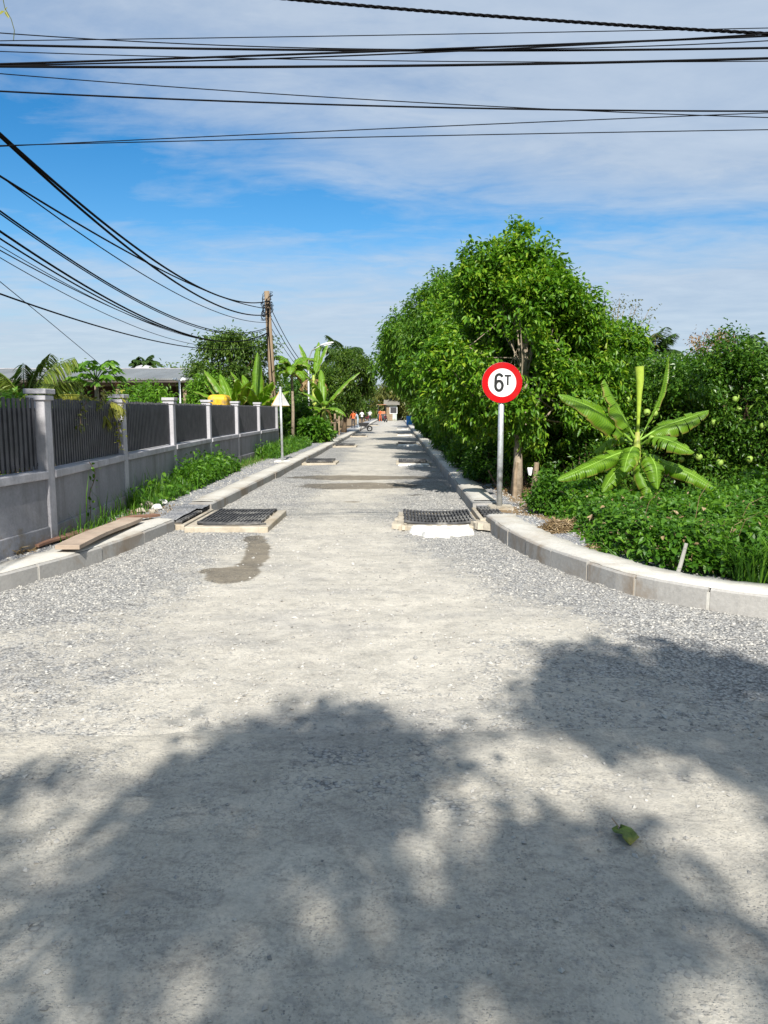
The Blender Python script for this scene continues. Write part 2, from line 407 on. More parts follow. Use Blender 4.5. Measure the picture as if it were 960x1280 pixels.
def stonemat(name, a, b, c_):
    m, nt, out = newmat(name)
    r = N(nt, 'ShaderNodeNewGeometry').outputs['Random Per Island']
    c = ramp(nt, r, [(.0, a), (.5, b), (1, c_)])
    c = mixc(nt, ramp(nt, noise(nt, 70, 3, .6, objco(nt)), [(.35, (.4, .4, .4)), (.65, (0, 0, 0))]), c, (.42, .39, .33))
    princ(nt, out, c, .9, .25); return m
M['stones'] = stonemat('crushed_stone', (.205, .20, .193), (.33, .322, .305), (.47, .455, .42))
M['stones_tan'] = stonemat('tan_rubble', (.36, .29, .2), (.55, .48, .38), (.7, .66, .58))
# ------------------------------------------------------------------ sun, sky, camera
SUN_EL = math.radians(40); SUN_AZ = .045          # sun behind the viewer, slightly to the right
tosun = np.array((math.sin(SUN_AZ) * math.cos(SUN_EL), -math.cos(SUN_AZ) * math.cos(SUN_EL), math.sin(SUN_EL)))
sl = bpy.data.lights.new('sun', 'SUN'); sl.energy = 4.6; sl.angle = math.radians(.53); sl.color = (1, .96, .89)
so = bpy.data.objects.new('sun', sl); COL.objects.link(so)
so.rotation_euler = Vector(-tosun).to_track_quat('-Z', 'Y').to_euler(); so.location = (3, -20, 30)

w = bpy.data.worlds.new('World'); sc.world = w; w.use_nodes = True
nt = w.node_tree; nt.nodes.clear()
wo = nt.nodes.new('ShaderNodeOutputWorld'); bg = nt.nodes.new('ShaderNodeBackground')
sky = nt.nodes.new('ShaderNodeTexSky'); sky.sky_type = 'NISHITA'; sky.sun_disc = False
sky.sun_elevation = SUN_EL; sky.sun_rotation = math.pi - SUN_AZ
sky.air_density = 1.0; sky.dust_density = .3; sky.ozone_density = 2.0
tc = nt.nodes.new('ShaderNodeTexCoord'); sx = nt.nodes.new('ShaderNodeSeparateXYZ'); nt.links.new(tc.outputs['Generated'], sx.inputs[0])
dz = mth(nt, 'ADD', mth(nt, 'MAXIMUM', sx.outputs[2], 0.0), .10)
cx = mth(nt, 'DIVIDE', sx.outputs[0], dz); cy = mth(nt, 'DIVIDE', sx.outputs[1], dz)
cmb = nt.nodes.new('ShaderNodeCombineXYZ'); nt.links.new(cx, cmb.inputs[0]); nt.links.new(cy, cmb.inputs[1])
def rotmap(rz, s):
    m = N(nt, 'ShaderNodeMapping'); m.inputs['Scale'].default_value = s; m.inputs['Rotation'].default_value = (0, 0, rz)
    nt.links.new(cmb.outputs[0], m.inputs['Vector']); return m.outputs[0]
nA = noise(nt, 1.0, 4, .55, rotmap(.25, (.35, .8, 1)), .4)          # large sheets
nB = noise(nt, 1.0, 7, .62, rotmap(-.5, (1.6, 3.2, 1)), .6)       # ripples
nC = noise(nt, 1.0, 5, .6, rotmap(.9, (5.5, 8, 1)), .3)
el = mth(nt, 'MULTIPLY', mth(nt, 'ARCSINE', sx.outputs[2]), 57.2958)
# thin high sheet overhead, a clear lane lower down that narrows to the right, haze bank near the horizon
lane_c = mth(nt, 'ADD', 13.0, mth(nt, 'MULTIPLY', sx.outputs[0], -3.0))
lane_w = mth(nt, 'ADD', 4.9, mth(nt, 'MULTIPLY', sx.outputs[0], -5.2))
lane = mth(nt, 'DIVIDE', mth(nt, 'SUBTRACT', el, lane_c), mth(nt, 'MAXIMUM', lane_w, 1.2))
lane = mth(nt, 'POWER', 2.718, mth(nt, 'MULTIPLY', mth(nt, 'MULTIPLY', lane, lane), -1.0))
cov = mth(nt, 'ADD', mth(nt, 'ADD', mth(nt, 'MULTIPLY', nA, .55), .14), mth(nt, 'MULTIPLY', nB, .60))
cov = mth(nt, 'ADD', cov, mth(nt, 'MULTIPLY', nC, .22))
cov = mth(nt, 'SUBTRACT', cov, mth(nt, 'MULTIPLY', lane, .45))
cov = mth(nt, 'ADD', cov, mth(nt, 'MULTIPLY', sx.outputs[0], .26))
cov = mth(nt, 'ADD', cov, mth(nt, 'MULTIPLY', mth(nt, 'POWER', 2.718, mth(nt, 'MULTIPLY', el, -.16)), .34))
cf = ramp(nt, cov, [(.36, (0, 0, 0)), (.60, (.58, .58, .58)), (.85, (.88, .88, .88))])
hs = nt.nodes.new('ShaderNodeHueSaturation'); hs.inputs['Saturation'].default_value = 1.46; hs.inputs['Value'].default_value = 1.14
nt.links.new(sky.outputs[0], hs.inputs['Color'])
cloudc = ramp(nt, mth(nt, 'ADD', mth(nt, 'MULTIPLY', nB, .7), mth(nt, 'MULTIPLY', nC, .3)), [(.3, (3.7, 4.6, 5.9)), (.7, (5.1, 5.85, 6.8))])
nt.links.new(mixc(nt, cf, hs.outputs[0], cloudc), bg.inputs['Color'])
bg.inputs['Strength'].default_value = .069
nt.links.new(bg.outputs[0], wo.inputs[0])

cd = bpy.data.cameras.new('camera'); cam = bpy.data.objects.new('camera', cd); COL.objects.link(cam)
cam.location = (0, 0, EYE); cam.rotation_euler = (math.pi / 2 - PITCH, 0, YAW)
cd.sensor_fit = 'VERTICAL'; cd.sensor_height = 24; cd.lens = 24 * F / 1280; cd.clip_start = .05; cd.clip_end = 3000
sc.camera = cam
sc.view_settings.view_transform = 'Standard'; sc.view_settings.look = 'None'
sc.view_settings.exposure = .78; sc.view_settings.gamma = 1; sc.view_settings.use_curve_mapping = False
sc.render.engine = 'CYCLES'
cy_ = sc.cycles
cy_.max_bounces = 7; cy_.diffuse_bounces = 3; cy_.glossy_bounces = 2; cy_.transmission_bounces = 5; cy_.transparent_max_bounces = 6
cy_.caustics_reflective = False; cy_.caustics_refractive = False; cy_.use_denoising = True

# ------------------------------------------------------------------ paths of the kerbs (front face line on the road side)
LK_FAR = [(-2.62, 150), (-2.66, 60), (-2.72, 30), (-2.80, 18), (-2.86, 11.75)]
LK_NEAR = [(-2.93, 10.05), (-2.98, 9.4), (-3.07, 8.5), (-3.20, 7.75), (-3.36, 7.1), (-3.53, 6.55), (-3.78, 6.15), (-4.2, 5.83), (-5.0, 5.6), (-7, 5.45), (-30, 5.3)]
RK_FAR = [(1.12, 150), (1.14, 60), (1.16, 30), (1.18, 18), (1.19, 11.65)]
RK_NEAR = [(1.22, 10.35), (1.29, 9.4), (1.40, 8.6), (1.56, 7.85), (1.78, 7.2), (2.05, 6.55), (2.46, 6.08), (2.95, 5.76), (3.7, 5.5), (5.0, 5.32), (8, 5.2), (30, 5.1)]

def resample(pts, step):
    pts = np.asarray(pts, float)
    # Catmull-Rom through the points for smooth bends
    P = np.vstack([2 * pts[0] - pts[1], pts, 2 * pts[-1] - pts[-2]])
    out = []
    for i in range(1, len(P) - 2):
        L = np.linalg.norm(P[i + 1] - P[i]); n = max(2, int(L / .05) if L < 3 else int(L / .5))
        t = np.linspace(0, 1, n, endpoint=False)[:, None]
        a, b, c, d = P[i - 1], P[i], P[i + 1], P[i + 2]
        if L > 3: out.append(b + (c - b) * t)
        else: out.append(.5 * (2 * b + (c - a) * t + (2 * a - 5 * b + 4 * c - d) * t ** 2 + (3 * b - a - 3 * c + d) * t ** 3))
    out.append(P[-2][None]); q = np.concatenate(out)
    s = np.concatenate([[0], np.cumsum(np.linalg.norm(np.diff(q, axis=0), axis=1))])
    ss = np.arange(0, s[-1], step)
    return np.stack([np.interp(ss, s, q[:, 0]), np.interp(ss, s, q[:, 1])], 1)

def offset(path, d):
    t = nz(np.gradient(path, axis=0)); nrm = np.stack([-t[:, 1], t[:, 0]], 1)
    return path + nrm * d

def vnoise(x, y, seed=0):
    """smooth value noise in numpy"""
    r = np.random.default_rng(seed); tab = r.random((256, 256))
    xi = np.floor(x).astype(int); yi = np.floor(y).astype(int); fx = x - xi; fy = y - yi
    fx = fx * fx * (3 - 2 * fx); fy = fy * fy * (3 - 2 * fy)
    g_ = lambda a, b: tab[a % 256, b % 256]
    return (g_(xi, yi) * (1 - fx) + g_(xi + 1, yi) * fx) * (1 - fy) + (g_(xi, yi + 1) * (1 - fx) + g_(xi + 1, yi + 1) * fx) * fy
def fbm(x, y, seed=0, oct=4):
    s = 0; a = .5
    for k in range(oct): s = s + a * vnoise(x * 2 ** k, y * 2 ** k, seed + k); a *= .5
    return s

LKf, LKn = resample(LK_FAR, .25), resample(LK_NEAR, .06)
RKf, RKn = resample(RK_FAR, .25), resample(RK_NEAR, .06)
KERB_ALL = np.vstack([LKf, LKn, RKf, RKn])
def kerb_dist(x, y):
    d = np.full(x.shape, 99.0)
    pts = KERB_ALL[(KERB_ALL[:, 1] < 40) & (np.abs(KERB_ALL[:, 0]) < 12)][::3]
    for p in pts: d = np.minimum(d, (x - p[0]) ** 2 + (y - p[1]) ** 2)
    return np.sqrt(d)

def blob(x, y, cx, cy, rx, ry):
    return np.clip(1.25 - ((x - cx) / rx) ** 2 - ((y - cy) / ry) ** 2, 0, 1)
def seg(x, y, pts, wdt):
    d = np.full(x.shape, 99.0)
    for (a, b) in zip(pts[:-1], pts[1:]):
        a = np.array(a); b = np.array(b); ab = b - a
        t = np.clip(((x - a[0]) * ab[0] + (y - a[1]) * ab[1]) / (ab @ ab), 0, 1)
        d = np.minimum(d, np.hypot(x - a[0] - t * ab[0], y - a[1] - t * ab[1]))
    return np.clip(1.3 - d / wdt, 0, 1)

def road_masks(x, y):
    kd = kerb_dist(x, y)
    track = np.exp(-((x + .75) / 1.0) ** 2)                         # pale strip worn by wheels
    g_ = np.where(y > 9, .66 - .55 * track, .40)
    g_ = g_ + np.clip(1.25 - kd / 1.1, 0, .75) * np.where(y > 9, .35, .75)
    g_ += .25 * blob(x, y, .6, 11.5, 1.6, 3.2) + .22 * blob(x, y, -1.9, 14.5, .9, 2.6) + .3 * blob(x, y, 2.3, 4.9, 1.5, .8) + .2 * blob(x, y, -3.0, 7.0, 1.4, 1.6)
    g_ -= .35 * blob(x, y, -.5, 7.0, 1.3, 3.5) + .2 * blob(x, y, .6, 5.6, 1.2, .8)
    # damp patches, plus two dark bands farther up
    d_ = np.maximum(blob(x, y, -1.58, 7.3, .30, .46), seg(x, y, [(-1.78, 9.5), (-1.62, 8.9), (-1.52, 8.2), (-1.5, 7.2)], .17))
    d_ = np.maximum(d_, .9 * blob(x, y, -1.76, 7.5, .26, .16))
    d_ = np.maximum(d_, 1.0 * blob(x, y, -.9, 18.2, 2.1, .75)); d_ = np.maximum(d_, 1.0 * blob(x, y, -.8, 16.2, 1.5, .8))  # two broad bands darkened across the width of the road
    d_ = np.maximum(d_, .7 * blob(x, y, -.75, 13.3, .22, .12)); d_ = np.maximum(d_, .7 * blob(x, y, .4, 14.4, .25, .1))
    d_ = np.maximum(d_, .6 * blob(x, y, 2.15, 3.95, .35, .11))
    e_ = .35 * blob(x, y, .2, 6.0, 1, .5)
    return np.clip(g_, 0, 1.2), d_, e_

def road_height(x, y):
    z = .05 * (fbm(x * .7, y * .7, 11) - .47) + .022 * (fbm(x * 3.1, y * 3.1, 21) - .47)
    g_, d_, e_ = road_masks(x, y)
    z += .03 * g_ * (fbm(x * 9, y * 9, 31, 3) - .44)
    z += .014 * (fbm(x * 14, y * 14, 37, 2) - .37)
    z -= .02 * blob(x, y, 2.0, 4.3, 1.4, .7)                        # hollow beside the right kerb
    return z

def grid_mesh(name, mat, grids, hfun, mfun, smooth=True):
    mb = MB(); attr = []
    for xs, ys, fade in grids:
        X, Y = np.meshgrid(xs, ys)
        x, y = X.ravel(), Y.ravel()
        z = hfun(x, y) * (fade(x, y) if fade else 1.0)
        nx, ny = len(xs), len(ys)
        i = np.arange(nx * ny).reshape(ny, nx)
        f = np.stack([i[:-1, :-1], i[:-1, 1:], i[1:, 1:], i[1:, :-1]], -1).reshape(-1, 4)
        mb.add(np.stack([x, y, z], 1), f)
        r, g_, b = mfun(x, y); attr.append(np.stack([r, g_, b, np.ones_like(r)], 1))
    o = mb.build(name, mat, smooth=smooth)
    a = o.data.color_attributes.new('mask', 'FLOAT_COLOR', 'POINT')
    a.data.foreach_set('color', np.concatenate(attr).astype(np.float32).ravel())
    return o

ax = lambda a, b, s: np.arange(a, b + s * .5, s)
# ground sheet to the horizon
g0 = MB(); g0.add([(-900, -900, -.09), (900, -900, -.09), (900, 1500, -.09), (-900, 1500, -.09)], [(0, 1, 2, 3)])
tag(g0.build('ground', M['ground']), 'brown earth reaching to the horizon beneath gardens and road', 'ground', kind='structure')
# side road running up between the kerbs
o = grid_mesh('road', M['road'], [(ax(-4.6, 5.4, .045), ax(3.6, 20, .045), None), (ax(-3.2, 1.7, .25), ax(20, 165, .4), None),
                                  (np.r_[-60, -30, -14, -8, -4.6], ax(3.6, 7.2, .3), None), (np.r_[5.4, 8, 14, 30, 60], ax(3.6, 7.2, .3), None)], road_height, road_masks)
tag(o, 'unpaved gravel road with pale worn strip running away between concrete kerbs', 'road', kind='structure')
# compacted road crossing in front, its far lip slightly raised
def cross_h(x, y):
    lip = 3.74 + .05 * np.sin(x * 1.3) + .16 * (fbm(x * 2, x * 0 + 3, 5) - .47)
    up = np.clip((lip - y) / .10, 0, 1)
    return -.035 + .05 * up + .03 * (fbm(x * .8, y * .8, 51) - .47) + .012 * (fbm(x * 4, y * 4, 52) - .47) + .009 * (fbm(x * 14, y * 14, 57, 2) - .37)
def cross_m(x, y):
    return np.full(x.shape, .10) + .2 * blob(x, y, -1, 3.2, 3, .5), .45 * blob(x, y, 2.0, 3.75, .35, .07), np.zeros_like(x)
o = grid_mesh('crossing_road', M['cross'], [(ax(-4.6, 5.4, .03), ax(1.2, 4.0, .03), None), (np.r_[-80, -40, -20, -10, -4.6], ax(1.2, 4.0, .2), None),
      (np.r_[5.4, 10, 20, 40, 80], ax(1.2, 4.0, .2), None), (np.r_[-80, -40, -20, ax(-10, 10, .5), 20, 40, 80], ax(-8.5, 1.2, .3), None)], cross_h, cross_m)
tag(o, 'grey compacted cross road in the tree shade at the front', 'road', kind='structure')

# verges: raised gravel strips behind the kerbs that run on as garden soil
def verge_h(x, y):
    return .135 + .035 * (fbm(x * 1.7, y * 1.7, 71) - .47) + .02 * (fbm(x * 7, y * 7, 72, 3) - .44) + .03 * blob(x, y, 2.35, 9.2, .5, 1.5)
def verge_mesh(name, side, earth_from, label):
    K = LK if side < 0 else RK
    nearx = ax(-6.4, -2.4, .08) if side < 0 else ax(1.0, 6.4, .08)
    mid = np.r_[-14, -11, -9, -7.5, -6.4] if side < 0 else np.r_[6.4, 7.5, 9, 11, 14]
    outx = np.r_[-170, -80, -40, -20, -14] if side < 0 else np.r_[14, 20, 40, 80, 170]
    mb = MB(); attr = []
    for xs, ys in ((nearx, ax(5.2, 27, .08)), (mid, ax(5.2, 27, .1)), (outx, ax(5.4, 27, .6)), (ax(-6.4, -2.4, .1) if side < 0 else ax(1.0, 6.4, .1), ax(27, 165, 1.0)), (mid, ax(27, 165, 2)), (outx, ax(27, 165, 2))):
        X, Y = np.meshgrid(xs, ys); x, y = X.ravel(), Y.ravel()
        d = side * (x - np.interp(y, K[::-1, 1], K[::-1, 0]))
        kd = np.where((y < 28) & (np.abs(x) < 11), kerb_dist(x, y), d)
        z = verge_h(x, y); nx, ny = len(xs), len(ys)
        ok = (d > 0) & (kd > .12)
        i = np.arange(nx * ny).reshape(ny, nx)
        f = np.stack([i[:-1, :-1], i[:-1, 1:], i[1:, 1:], i[1:, :-1]], -1).reshape(-1, 4)
        f = f[ok[f].all(1)]
        mb.add(np.stack([x, y, z], 1), f)
        e = np.clip((kd - earth_from) * 2.2 + .5, 0, 1)
        attr.append(np.stack([np.full_like(e, .85), e * 0, e, np.ones_like(e)], 1))
    o = mb.build(name, M['verge'], smooth=True)
    a = o.data.color_attributes.new('mask', 'FLOAT_COLOR', 'POINT')
    a.data.foreach_set('color', np.concatenate(attr).astype(np.float32).ravel())
    return tag(o, label, 'verge', kind='structure')
LK = np.vstack([LKf, LKn]); RK = np.vstack([RKf, RKn])
verge_mesh('verge', -1, 1.15, 'grey gravel strip between the left kerb and the fence')
verge_mesh('verge', 1, .72, 'grey gravel strip behind the right kerb running into garden soil')

# ------------------------------------------------------------------ kerbs
def kerb(paths, side, label, width=.36, h=.175):
    body = MB(); top = MB(); joint = MB()
    for path, blk in paths:
        s = np.concatenate([[0], np.cumsum(np.linalg.norm(np.diff(path, axis=0), axis=1))])
        t = nz(np.gradient(path, axis=0)); nrm = np.stack([-t[:, 1], t[:, 0]], 1) * side
        n = max(1, int(round(s[-1] / blk))); L = s[-1] / n
        for k in range(n):
            a, b = k * L + .011, (k + 1) * L - .011
            ss = np.linspace(a, b, max(2, int(L / .14)))
            c = np.stack([np.interp(ss, s, path[:, 0]), np.interp(ss, s, path[:, 1])], 1)
            nn = nz(np.stack([np.interp(ss, s, nrm[:, 0]), np.interp(ss, s, nrm[:, 1])], 1))
            dz = random.uniform(-.006, .006); df = random.uniform(-.006, .006)
            prof = [(df, -.12), (df, h - .014 + dz), (df + .012, h + dz), (width, h + dz), (width, -.12)]
            V = np.concatenate([np.column_stack([c + nn * o_, np.full(len(c), z_)]) for o_, z_ in prof])
            m = len(c); f = []
            for q in range(4):
                for j in range(m - 1): f.append((q * m + j, q * m + j + 1, (q + 1) * m + j + 1, (q + 1) * m + j))
            f.append(tuple(q * m for q in range(5))); f.append(tuple(q * m + m - 1 for q in range(4, -1, -1)))
            body.polys(V, f)
            # mortar squeezed out of the joint
            p = c[-1] + t[min(len(t) - 1, int(np.searchsorted(s, b)))] * .007; q_ = nn[-1]
            if k < n - 1:
                zz = random.uniform(.0, .05)
                rz_ = math.atan2(q_[1], q_[0])
                joint.box((p[0] + q_[0] * (width / 2 + .004), p[1] + q_[1] * (width / 2 + .004), (h - .02 + zz - .12) / 2), (width - random.uniform(.0, .010), random.uniform(.024, .04), h + .08 - zz), rz_)
                if False:
                    joint.box((p[0] + q_[0] * (df - .001), p[1] + q_[1] * (df - .001), h * random.uniform(.35, .6)), (.006, random.uniform(.03, .06), h * random.uniform(.4, .75)), rz_, tilt=(random.uniform(-.15, .15), 0))
        # thin cement topping trowelled over the blocks, with an uneven edge
        st = .10 if path[:, 1].max() < 20 else .5
        ss = np.arange(0, s[-1], st); m = len(ss)
        c = np.stack([np.interp(ss, s, path[:, 0]), np.interp(ss, s, path[:, 1])], 1)
        nn = nz(np.stack([np.interp(ss, s, nrm[:, 0]), np.interp(ss, s, nrm[:, 1])], 1))
        e0 = (.022 + .022 * rng.random(m))[:, None]; e1 = (width + .02 + .05 * rng.random(m))[:, None]
        rows = [(e0, h - .002), (e0 + .006, h + .010), ((e0 + e1) * .5, h + .014), (e1 - .02, h + .008), (e1, h - .05)]
        V = np.concatenate([np.column_stack([c + nn * o_, z_ + .004 * rng.random(m)]) for o_, z_ in rows])
        f = [(q * m + j, q * m + j + 1, (q + 1) * m + j + 1, (q + 1) * m + j) for q in range(4) for j in range(m - 1)]
        top.add(V, f)
    o = body.build('kerb', M['kerb']); tag(o, label, 'kerb', kind='structure')
    j = joint.build('mortar_joint', M['kerb_top'], o); t_ = top.build('cement_topping', M['kerb_top'], o, smooth=True)
    return o
sL = 1 if offset(LK, .3)[200, 0] < LK[200, 0] else -1
sR = 1 if offset(RK, .3)[200, 0] > RK[200, 0] else -1
kerb([(LKf, 3.0), (LKn, 1.0)], sL, 'pale concrete kerb in front of the fence, bending left at the junction', h=.152)
kerb([(RKf, 3.0), (RKn, .66)], sR, 'pale concrete kerb under the round sign, sweeping right at the junction', width=.37, h=.18)

# ------------------------------------------------------------------ loose crushed stone
def stone_mesh(name, mat, P, size, flat=.75):
    n = len(P)
    oc = np.array([(1, 0, 0), (0, 1, 0), (-1, 0, 0), (0, -1, 0), (0, 0, 1), (0, 0, -1)], float)
    V = oc[None] * (1 + .45 * (rng.random((n, 6, 1)) - .5)) + .28 * (rng.random((n, 6, 3)) - .5)
    V[..., 2] *= flat; V[..., 0] *= 1 + .5 * rng.random((n, 1))
    a = rng.random(n) * 6.283; b = (rng.random(n) - .5) * 1.2
    V = np.stack([V[..., 0] * np.cos(b)[:, None] + V[..., 2] * np.sin(b)[:, None], V[..., 1], -V[..., 0] * np.sin(b)[:, None] + V[..., 2] * np.cos(b)[:, None]], -1)
    V = np.stack([V[..., 0] * np.cos(a)[:, None] - V[..., 1] * np.sin(a)[:, None], V[..., 0] * np.sin(a)[:, None] + V[..., 1] * np.cos(a)[:, None], V[..., 2]], -1)
    V = V * size[:, None, None] + P[:, None]
    tri = np.array([(0, 1, 4), (1, 2, 4), (2, 3, 4), (3, 0, 4), (1, 0, 5), (2, 1, 5), (3, 2, 5), (0, 3, 5)])
    Fc = (tri[None] + (np.arange(n) * 6)[:, None, None]).reshape(-1, 3)
    return MB().add(V.reshape(-1, 3), Fc).build(name, mat)

def scatter(n, x0, x1, y0, y1, hf, mf, smin, smax, pw=2.6):
    x = rng.uniform(x0, x1, n); y = y0 + (y1 - y0) * rng.random(n) ** 1.25
    keep = rng.random(n) < mf(x, y); x, y = x[keep], y[keep]
    s = smin + (smax - smin) * rng.random(len(x)) ** pw
    return np.stack([x, y, hf(x, y) + s * .15], 1), s
def dens(x, y):
    g_, d_, e_ = road_masks(x, y)
    n_ = .5 * fbm(x * 2.2, y * 2.2, 91) + .5 * fbm(x * 6, y * 6, 93)
    return np.clip((g_ - .25) * 1.2 + (n_ - .5) * 1.6, .16, 1) * kerb_inside(x, y) * (1 - .93 * np.clip(d_ * 1.5, 0, 1))
def kerb_inside(x, y):
    lx = np.interp(y, LK[::-1, 1], LK[::-1, 0]); rx = np.interp(y, RK[::-1, 1], RK[::-1, 0])
    return ((x > lx) & (x < rx)).astype(float)
P1, S1 = scatter(150000, -4.4, 4.6, 3.7, 17, road_height, dens, .004, .0145)
P2, S2 = scatter(9000, -3, 3.4, 1.4, 3.75, cross_h, lambda x, y: np.clip(.12 + (fbm(x * 2, y * 2, 95) - .45) * 2, .05, 1), .003, .013, 4)
P3, S3 = scatter(130, -3, 3.4, 3.9, 12, road_height, lambda x, y: kerb_inside(x, y), .012, .026)
o = stone_mesh('gravel', M['stones'], np.vstack([P1, P2, P3]), np.concatenate([S1, S2, S3]))
tag(o, 'loose crushed grey stone scattered thickly along the kerbs and over the road', 'gravel', kind='stuff')
# stone on both verges
def vd(x, y):
    kd_l = np.interp(y, LK[::-1, 1], LK[::-1, 0]) - x; kd_r = x - np.interp(y, RK[::-1, 1], RK[::-1, 0])
    on = ((kd_l > .42) & (kd_l < 1.15)) | ((kd_r > .42) & (kd_r < .95))
    return on * .9
P4, S4 = scatter(60000, -5, 4.2, 5.6, 26, verge_h, vd, .006, .02)
tag(stone_mesh('verge_gravel', M['stones'], P4, S4), 'loose grey stone lying on the strips behind both kerbs', 'gravel', kind='stuff')
# ------------------------------------------------------------------ fence on the left
FP = [(-4.0, 6.95), (-3.86, 8.35), (-4.10, 11.4), (-4.25, 14.5), (-4.36, 17.8), (-4.37, 21.0), (-4.34, 24.2), (-4.30, 27.6)]
LEDGE, PTOP, CAPZ, BASEZ = .94, 1.72, 1.83, .05
fence = thing('fence', 'grey walled fence with dark metal bars between pale capped posts', 'fence', (-4.1, 14.5, 0))
def fence_post(x, y, big, rz):
    m = MB(); wd = .17 if big else .165
    m.box((x, y, (BASEZ + CAPZ - .07) / 2), (wd, wd, CAPZ - .07 - BASEZ), rz)
    p = m.build('post', M['post'], fence)
    bevel(p, .012)
    c = MB(); c.box((x, y, CAPZ - .035), (wd + .075, wd + .075, .055), rz); c.box((x, y, CAPZ - .105), (wd + .045, wd + .045, .05), rz)
    bevel(c.build('cap', M['post'], p), .008)
def bevel(o, wd, seg=2):
    b = o.modifiers.new('bevel', 'BEVEL'); b.width = wd; b.segments = seg; b.limit_method = 'ANGLE'
for i, (x, y) in enumerate(FP):
    fence_post(x, y, i == 1, 0)
def fence_bay(a, b):
    a = np.array(a); b = np.array(b); L = np.linalg.norm(b - a); d = (b - a) / L; rz = math.atan2(d[1], d[0]); c = (a + b) / 2
    wl = MB(); wl.box((c[0], c[1], (BASEZ + LEDGE - .09) / 2), (L - .16, .13, LEDGE - .09 - BASEZ), rz)
    wl.box((c[0], c[1], (BASEZ + .33) / 2), (L - .165, .17, .33 - BASEZ), rz)
    bevel(wl.build('base_wall', M['wall'], fence), .01)
    lg = MB(); lg.box((c[0], c[1], LEDGE - .045), (L - .155, .21, .09), rz); bevel(lg.build('ledge', M['post'], fence), .01)
    pn = MB()
    n = int((L - .2) / .085)
    for k in range(n):
        q = a + d * (.11 + (k + .5) * (L - .22) / n)
        top = PTOP + random.uniform(-.008, .008)
        pn.box((q[0], q[1], (LEDGE + .02 + top) / 2), (.046, .012, top - LEDGE - .02), rz)
    for z in (LEDGE + .07, PTOP - .12):
        off = np.array((d[1], -d[0])) * -.022
        pn.box((c[0] + off[0], c[1] + off[1], z), (L - .18, .025, .035), rz)
    # backing sheet behind the bars
    off = np.array((d[1], -d[0])) * -.05
    pn.box((c[0] + off[0], c[1] + off[1], (LEDGE + PTOP - .1) / 2 + .02), (L - .19, .006, PTOP - LEDGE - .2), rz)
    pn.build('bar_panel', M['fence_metal'], fence)
for a, b in zip(FP[:-1], FP[1:]): fence_bay(a, b)
fence_bay((-12, 7.3), (-8.0, 7.1)); fence_bay((-8.0, 7.1), FP[0]); fence_post(-8.0, 7.1, False, 0)

# ------------------------------------------------------------------ round weight-limit sign
def text_mesh(body, size, mat, parent, loc, sx=1.0, ext=.002, offset_=.0, name='lettering'):
    cu = bpy.data.curves.new('t', 'FONT'); cu.body = body; cu.size = size; cu.extrude = ext; cu.offset = offset_
    cu.align_x = 'CENTER'; cu.align_y = 'CENTER'
    to = bpy.data.objects.new('t', cu); COL.objects.link(to)
    dg = bpy.context.evaluated_depsgraph_get(); me = bpy.data.meshes.new_from_object(to.evaluated_get(dg))
    bpy.data.objects.remove(to)
    v = np.array([q.co for q in me.vertices]); v[:, 0] *= sx
    v[:, 0] -= (v[:, 0].max() + v[:, 0].min()) / 2; v[:, 1] -= (v[:, 1].max() + v[:, 1].min()) / 2
    w_ = np.stack([v[:, 0], -v[:, 2], v[:, 1]], 1)      # stand upright, facing the junction
    m = MB(); m.polys(w_ + np.asarray(loc), [tuple(p.vertices) for p in me.polygons])
    return m.build(name, mat, parent)
SX, SY = 1.545, 11.40
sg = thing('weight_limit_sign', 'round red and white sign reading 6T on a galvanised pole by the right kerb', 'traffic sign', (SX, SY, .14))
zc = at(627, 478.5, SY)[2]
SXd = at(627, 478.5, SY)[0]
m = MB(); m.tube([(SX, SY, .10), (SX + (SXd - SX) * .5, SY, 1.1), (SXd, SY, zc + .24)], .042, 16); m.build('pole', M['galv'], sg, smooth=True)
m = MB(); m.box((SX + .02, SY - .0, .145), (.36, .34, .07)); bevel(m.build('footing', M['tan_concrete'], sg), .02)
def disc(r0, r1, y0, y1, n=64):
    m = MB(); a = np.linspace(0, 2 * math.pi, n, endpoint=False)
    if r0 == 0:
        v = [(SXd + r1 * math.cos(q), y0, zc + r1 * math.sin(q)) for q in a] + [(SXd + r1 * math.cos(q), y1, zc + r1 * math.sin(q)) for q in a]
        f = [tuple(range(n)), tuple(range(2 * n - 1, n - 1, -1))] + [(k, (k + 1) % n, n + (k + 1) % n, n + k) for k in range(n)]
    else:
        v = []
        for r, y in ((r0, y0), (r1, y0), (r1, y1), (r0, y1)): v += [(SXd + r * math.cos(q), y, zc + r * math.sin(q)) for q in a]
        f = [(c * n + k, c * n + (k + 1) % n, ((c + 1) % 4) * n + (k + 1) % n, ((c + 1) % 4) * n + k) for c in range(4) for k in range(n)]
    return m.polys(v, f)
R_ = 24.7 * SY / 960
disc(0, R_, SY - .052, SY - .046).build('sign_plate', M['galv'], sg)
disc(0, R_ * .71, SY - .058, SY - .053).build('white_face', M['steel_white'], sg)
disc(R_ * .695, R_ * .995, SY - .060, SY - .0535).build('red_border', M['red'], sg)
k_ = SY / 960
def ribbon(pts, wd, loc, closed=False):
    p = np.array(pts, float); t = np.roll(p, -1, 0) - np.roll(p, 1, 0) if closed else np.gradient(p, axis=0)
    t = nz(t); nn = np.stack([-t[:, 1], t[:, 0]], 1) * wd / 2; a, b = p + nn, p - nn; n = len(p)
    V = np.concatenate([np.stack([q[:, 0] + loc[0], np.full(n, loc[1]), q[:, 1] + loc[2]], 1) for q in (a, b)])
    rg = range(n if closed else n - 1)
    return MB().add(V, [(i, (i + 1) % n, n + (i + 1) % n, n + i) for i in rg])
